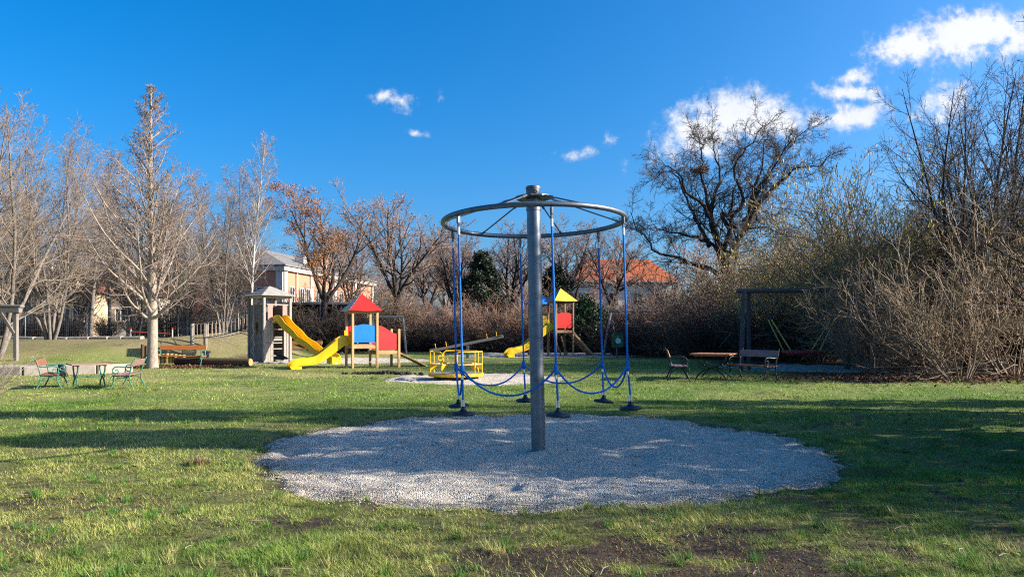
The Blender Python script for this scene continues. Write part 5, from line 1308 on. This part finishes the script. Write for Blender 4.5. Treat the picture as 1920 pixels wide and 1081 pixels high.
for i, (a, b_) in enumerate((((-e, -e), (e, -e)), ((e, -e), (e, e)), ((e, e), (-e, e)), ((-e, e), (-e, -e)))):
    for k in range(4):                                 # roof boards, lapped
        t0, t1 = k / 4, (k + 1) / 4 + (.03 if k < 3 else -.005)
        A0, B0 = Vector((*a, ze)), Vector((*b_, ze)); ap = Vector((0, 0, za))
        q = [A0.lerp(ap, t0), B0.lerp(ap, t0), B0.lerp(ap, t1), A0.lerp(ap, t1)]
        nrm = (B0 - A0).cross(ap - A0).normalized()
        q = [q[0] + nrm * .03, q[1] + nrm * .03, q[2] + nrm * .012, q[3] + nrm * .012]; d = nrm * .018
        m = MB(); m.add(q + [v - d for v in q], [(0, 1, 2, 3), (7, 6, 5, 4), (0, 4, 5, 1), (1, 5, 6, 2), (2, 6, 7, 3), (3, 7, 4, 0)]); m.build('roof_board', M['shingle'], tw)
slide(tw, M['yellow_slide'], [(0, 2.06), (.3, 2.03), (.75, 1.66), (1.25, 1.38), (1.75, 1.02), (2.35, .78), (2.95, .46), (3.4, .34), (3.75, .33), (3.95, .27), (4.05, .0)], .48, .33, .17, (h + .02, 0, 0), R(9))
# climbing rope squiggle on the dark side
pts = [(-.02, -h - .14, 3.1), (-.02, -h - .14, 2.1)]; m = MB(); m.tube([(-.02, -h - .16, 3.15), (-.02, -h - .16, .15)], .013, 6); m.build('hanging_rope', M['rope_pale'], tw)
q = []
for i in range(60):
    t = i / 59; q.append((-.02 + (.06 + .22 * t) * math.sin(t * 20) , -h - .17, 2.3 - 2.0 * t - .05 * math.sin(t * 40)))
m = MB(); m.tube(q, .014, 6); m.build('looped_rope', M['rope_pale'], tw, True)
# ------------------------------------------------------------------ rope bridge to the mound
br = thing('rope_bridge', 'sagging rope net bridge between the wooden tower and a post on the mound', 'rope bridge', (0, 0, 0))
TL = Vector((cen.x, cen.y, 0)) - Vector((*axx, 0)) * (h + .02); PE = Vector((X(373, 38.2), 38.2, 0)); pz = gz(PE.x, PE.y)
dirb = (PE - TL).normalized(); side_ = Vector((-dirb.y, dirb.x, 0))
net = MB()
for s in (-.35, .35):
    lo, hi = [], []
    for i in range(17):
        t = i / 16; c = TL.lerp(PE, t) + side_ * s; sg = 4 * t * (1 - t)
        lo.append(Vector((c.x, c.y, 1.95 * (1 - t) + (pz + .55) * t - .22 * sg))); hi.append(Vector((c.x, c.y, 2.85 * (1 - t) + (pz + 1.25) * t - .18 * sg)))
    m = MB(); m.tube(lo, .022, 6); m.build('foot_rope', M['rope_dark'], br, True)
    m = MB(); m.tube(hi, .018, 6); m.build('hand_rope', M['rope_pale'], br, True)
    for a, b_ in zip(lo[1:-1], hi[1:-1]):
        m = MB(); m.tube([a, b_], .009, 5); m.build('net_cord', M['rope_pale'], br)
    if s < 0: lo0 = lo
    else:
        for a, b_ in zip(lo0[1:-1], lo[1:-1]):
            m = MB(); m.beam(a + Vector((0, 0, .01)), b_ + Vector((0, 0, .01)), .10, .03, .004); m.build('tread', M['grey_wood'], br)
for s, mt in ((-.42, M['grey_wood']), (.42, M['grey_wood_pale'])):
    c = PE + side_ * s; m = MB(); m.tube([(c.x, c.y, gz(c.x, c.y) - .3), (c.x, c.y, pz + 1.3)], .105, 12); m.build('post', mt, br, True)
m = MB(); m.lathe([(.02, .0), (.13, .0), (.14, .3), (.24, .33), (.24, .40), (.02, .42)], n=12)
o = m.build('tree_stump', M['grey_wood_pale'], None, True); o.location = (X(387, 36.8), 36.8, gz(X(387, 36.8), 36.8) - .02); tag(o, 'pale cut stump with broad top right of the bridge post', 'stump')

# ------------------------------------------------------------------ seesaw
ss = thing('seesaw', 'long weathered beam seesaw behind the yellow roundabout, right end up', 'seesaw', (X(876, 39.5), 39.5, gz(X(876, 39.5), 39.5)), R(4))
tl = math.atan2(.82, 4.1); ax = Vector((math.cos(tl), 0, math.sin(tl))); un = Vector((-ax.z, 0, ax.x)); cc = Vector((0, 0, .80))
m = MB(); m.beam(cc - ax * 2.12, cc + ax * 2.05, .17, .15, .015); m.build('beam', M['grey_wood'], ss)
m = MB(); m.box((.02, 0, .33), (.16, .22, .74), bev=.01); m.build('pivot_post', M['galv'], ss)
m = MB(); m.tube([cc + Vector((0, -.16, -.10)), cc + Vector((0, .16, -.10))], .04, 10); m.build('axle', M['galv_dark'], ss)
for d in (-1.75, -1.15, 1.15, 1.7):
    m = MB(); q = cc + ax * d + un * .08
    m.tube([q + Vector((0, -.14, 0)) + un * .24, q + Vector((0, -.05, 0)) + un * .26, q + Vector((0, .05, 0)) + un * .26, q + Vector((0, .14, 0)) + un * .24], .016, 7); m.tube([q, q + un * .26], .018, 7); m.build('handle', M['yellow_paint'], ss)
for d in (-1.95, 1.95):
    m = MB(); m.beam(cc + ax * (d - .15) + un * .09, cc + ax * (d + .1) + un * .09, .26, .035, .01); m.build('seat', M['grey_wood'], ss)
# ------------------------------------------------------------------ swings
def aframe(parent, x, zt, spread_, r_, mt, lean=0):
    for s in (-1, 1):
        m = MB(); m.tube([(x + lean, s * spread_, -.15), (x, s * .07, zt + .05)], r_, 12); m.build('leg', mt, parent, True)
s2 = thing('small_swing', 'pale round-log swing frame behind the red playhouse', 'swing', (X(728, 47), 47, gz(X(728, 47), 47)), R(-3))
m = MB(); m.tube([(-1.1, 0, 2.42), (1.05, 0, 2.42)], .085, 12); m.build('beam', M['grey_wood_pale'], s2, True)
m = MB(); m.tube([(.98, 0, 2.33), (1.32, -.5, -.1)], .075, 10); m.build('leg', M['grey_wood_pale'], s2, True)
m = MB(); m.tube([(.98, .05, 2.33), (1.0, 1.0, -.1)], .075, 10); m.build('leg', M['grey_wood'], s2, True)
for s in (-1, 1): m = MB(); m.tube([(-1.02, .05 * s, 2.33), (-1.15, s * .75, -.1)], .075, 10); m.build('leg', M['grey_wood_pale'], s2, True)
for xx in (-.45, .05): m = MB(); m.tube([(xx, 0, 2.35), (xx, 0, .52)], .012, 5); m.build('chain', M['galv'], s2)
m = MB(); m.box((-.2, 0, .5), (.56, .18, .04), bev=.01); m.build('seat', M['plastic_black'], s2)
s3 = thing('far_swing', 'long pale log swing beam in front of the hedge right of the carousel', 'swing', (X(1190, 44.5), 44.5, gz(X(1190, 44.5), 44.5)), R(-2))
m = MB(); m.tube([(-1.6, 0, 2.78), (2.4, 0, 2.72)], .085, 12); m.build('beam', M['grey_wood_pale'], s3, True)
for xx in (-1.5, 2.3):
    for s in (-1, 1): m = MB(); m.tube([(xx, .05 * s, 2.68), (xx + .55 * s, s * .8, -.1)], .075, 10); m.build('leg', M['grey_wood_pale'], s3, True)
for xx in (-.1, .45): m = MB(); m.tube([(xx, 0, 2.7), (xx, 0, .52)], .012, 5); m.build('chain', M['galv'], s3)
m = MB(); m.box((.17, 0, .5), (.62, .18, .04), bev=.01); m.build('seat', M['plastic_black'], s3)
ns = thing('nest_swing', 'dark log nest swing with red basket on yellow ropes by the hazel', 'swing', (X(1392, 27.5), 27.5, gz(X(1392, 27.5), 27.5) - .02), R(3))
m = MB(); m.tube([(-.22, 0, 3.08), (4.75, 0, 3.12)], .088, 14); m.build('beam', M['dark_post'], ns, True)
m = MB(); m.tube([(-.30, -.60, -.2), (.02, -.10, 3.05)], .088, 14); m.build('leg', M['dark_post'], ns, True)
m = MB(); m.tube([(.50, .60, -.2), (.28, .10, 3.18)], .082, 14); m.build('leg', M['dark_post'], ns, True)
for s in (-1, 1): m = MB(); m.tube([(4.6, s * .85, -.2), (4.45, s * .08, 3.05)], .12, 12); m.build('leg', M['dark_post'], ns, True)
nc = Vector((2.34, 0, .72))
m = MB(); m.tube([nc + Vector((.68 * math.cos(2 * PI * k / 40), .62 * math.sin(2 * PI * k / 40), 0)) for k in range(40)], .065, 10, closed=True); bk = m.build('basket_ring', M['nest_red'], ns, True)
for k in range(-5, 6):
    u = k * .11; v = math.sqrt(max(.0, 1 - (u / .64) ** 2))
    m = MB(); m.tube([nc + Vector((u, -.58 * v, 0)), nc + Vector((u, 0, -.13)), nc + Vector((u, .58 * v, 0))], .014, 5); m.build('net_cord', M['nest_red'], bk)
    u2 = k * .10; v2 = math.sqrt(max(.0, 1 - (u2 / .58) ** 2)); m = MB(); m.tube([nc + Vector((-.64 * v2, u2, .0)), nc + Vector((0, u2, -.14)), nc + Vector((.64 * v2, u2, .0))], .014, 5); m.build('net_cord', M['nest_red'], bk)
for sx, tx in ((-1, .52), (1, 4.15)):
    top = Vector((tx, 0, 2.95)); mid = nc.lerp(top, .62); mid.y = 0
    for sy in (-1, 1):
        e0 = nc + Vector((sx * .56, sy * .34, .03))
        m = MB(); q = e0.lerp(top, .55); m.tube([e0, q], .024, 8); m.build('rope', M['rope_yellow'], ns, True)
        m = MB(); m.tube([q, top], .012, 6); m.build('chain', M['galv_dark'], ns)
# ------------------------------------------------------------------ bin
bn = thing('waste_bin', 'green waste bin with pale round disc on a post before the hedge', 'bin', (X(1158, 40), 40, gz(X(1158, 40), 40)), R(4))
m = MB(); m.prism([(-.29, 0), (.29, 0), (.31, .66), (.20, .80), (-.20, .80), (-.31, .66)], ((0, 0, .58), (1, 0, 0), (0, 0, 1)), .34); m.build('body', M['bin_green'], bn)
m = MB(); m.box((0, -.01, 1.345), (.26, .345, .055)); m.build('slot', M['plastic_black'], bn)
m = MB(); m.lathe([(.01, 0), (.155, 0), (.155, .012), (.01, .012)], (-.01, -.172, .94), 28, (R(90), 0, 0)); m.build('disc', M['bin_disc'], bn)
m = MB(); m.box((-.03, -.176, 1.16), (.05, .01, .05)); m.build('lock', M['bin_disc'], bn)
m = MB(); m.tube([(0, .22, -.2), (0, .22, 1.2)], .045, 10); m.build('post', M['galv_dark'], bn, True)
# ------------------------------------------------------------------ small things
def crow(label, x, y, rz, s=1.0):
    t = thing('crow', label, 'bird', (x, y, gz(x, y) + .0), rz)
    m = MB(); m.tube([(-.26, 0, .13), (-.16, 0, .15), (-.06, 0, .17), (.04, 0, .20), (.11, 0, .245), (.15, 0, .285), (.19, 0, .295), (.215, 0, .29)], [.018, .045, .075, .078, .055, .042, .038, .02], 10); m.build('body', M['crow'], t, True)
    m = MB(); m.tube([(.21, 0, .288), (.265, 0, .278)], [.016, .003], 8); m.build('beak', M['plastic_black'], t)
    for sy in (-.03, .03): m = MB(); m.tube([(.0, sy, .13), (.01, sy, .0), (.05, sy, .0)], .006, 5); m.build('leg', M['plastic_black'], t)
    t.scale = (s, s, s); return t
crow('black crow standing on the gravel left of the red playhouse posts', X(630, 35), 35, R(20), 1.5)
crow('black crow at the foot of the wooden tower ladder', X(529, 34.2), 34.0, R(170), 1.5)
r = np.random.default_rng(77)
n = 260; hx = r.normal(0, .5, n); hy_ = r.normal(0, .13, n); V_ = []; F_ = []
so = MB()
for i in range(n):
    sx = r.uniform(.03, .085); so.lathe([(.004, -.02), (sx, 0), (sx * .7, sx * .6), (.004, sx * .9)], (float(hx[i]), float(hy_[i]), .0 + .06 * float(np.exp(-(hx[i] / .5) ** 2)) * r.random()), 6, (r.uniform(0, .8), r.uniform(0, .8), 0))
so_ = so.build('soil_heap', M['soil'], None); so_.location = (X(722, 24.8), 24.8, gz(X(722, 24.8), 24.8) + .01); stuff(so_); tag(so_, 'dark crumbly soil heap on the grass in front of the red playhouse', 'soil')
tv, tf_ = [], []
n = 420; a = r.uniform(0, 2 * PI, n); el = r.uniform(.25, 1.4, n); L_ = r.uniform(.05, .13, n)
d = np.stack([np.cos(a) * np.cos(el), np.sin(a) * np.cos(el), np.sin(el)], 1); base = r.normal(0, .05, (n, 3)) * arr([[1, .7, 0]])
sdv = np.stack([-np.sin(a), np.cos(a), np.zeros(n)], 1) * .004
v = np.stack([base - sdv, base + sdv, base + d * L_[:, None]], 1).reshape(-1, 3)
du = mesh_np('dry_grass_tuft', v, np.arange(3 * n).reshape(-1, 3), M['dry_tuft']); du.location = (X(370, 7.98), 7.98, gz(X(370, 7.98), 7.98)); tag(du, 'dry reddish grass tuft on the lawn left of the gravel pit', 'tuft')
# bird nest in the old tree
nb_ = MB(); rn = random.Random(3)
for k in range(70):
    th, ph_ = rn.uniform(0, 2 * PI), rn.uniform(-1, .5); c = Vector((.25 * math.cos(th), .25 * math.sin(th), .16 * ph_)); dd = Vector((rn.uniform(-1, 1), rn.uniform(-1, 1), rn.uniform(-.4, .4))).normalized() * .28
    nb_.tube([c - dd, c + dd], .016, 4)
no = nb_.build('bird_nest', M['twig_red'], None); yN = 46.3; no.location = (X(1312, yN), yN, Z(317, yN)); no.scale = (1.3, 1.3, 1.5); tag(no, 'round brown bird nest high in the old tree', 'nest')
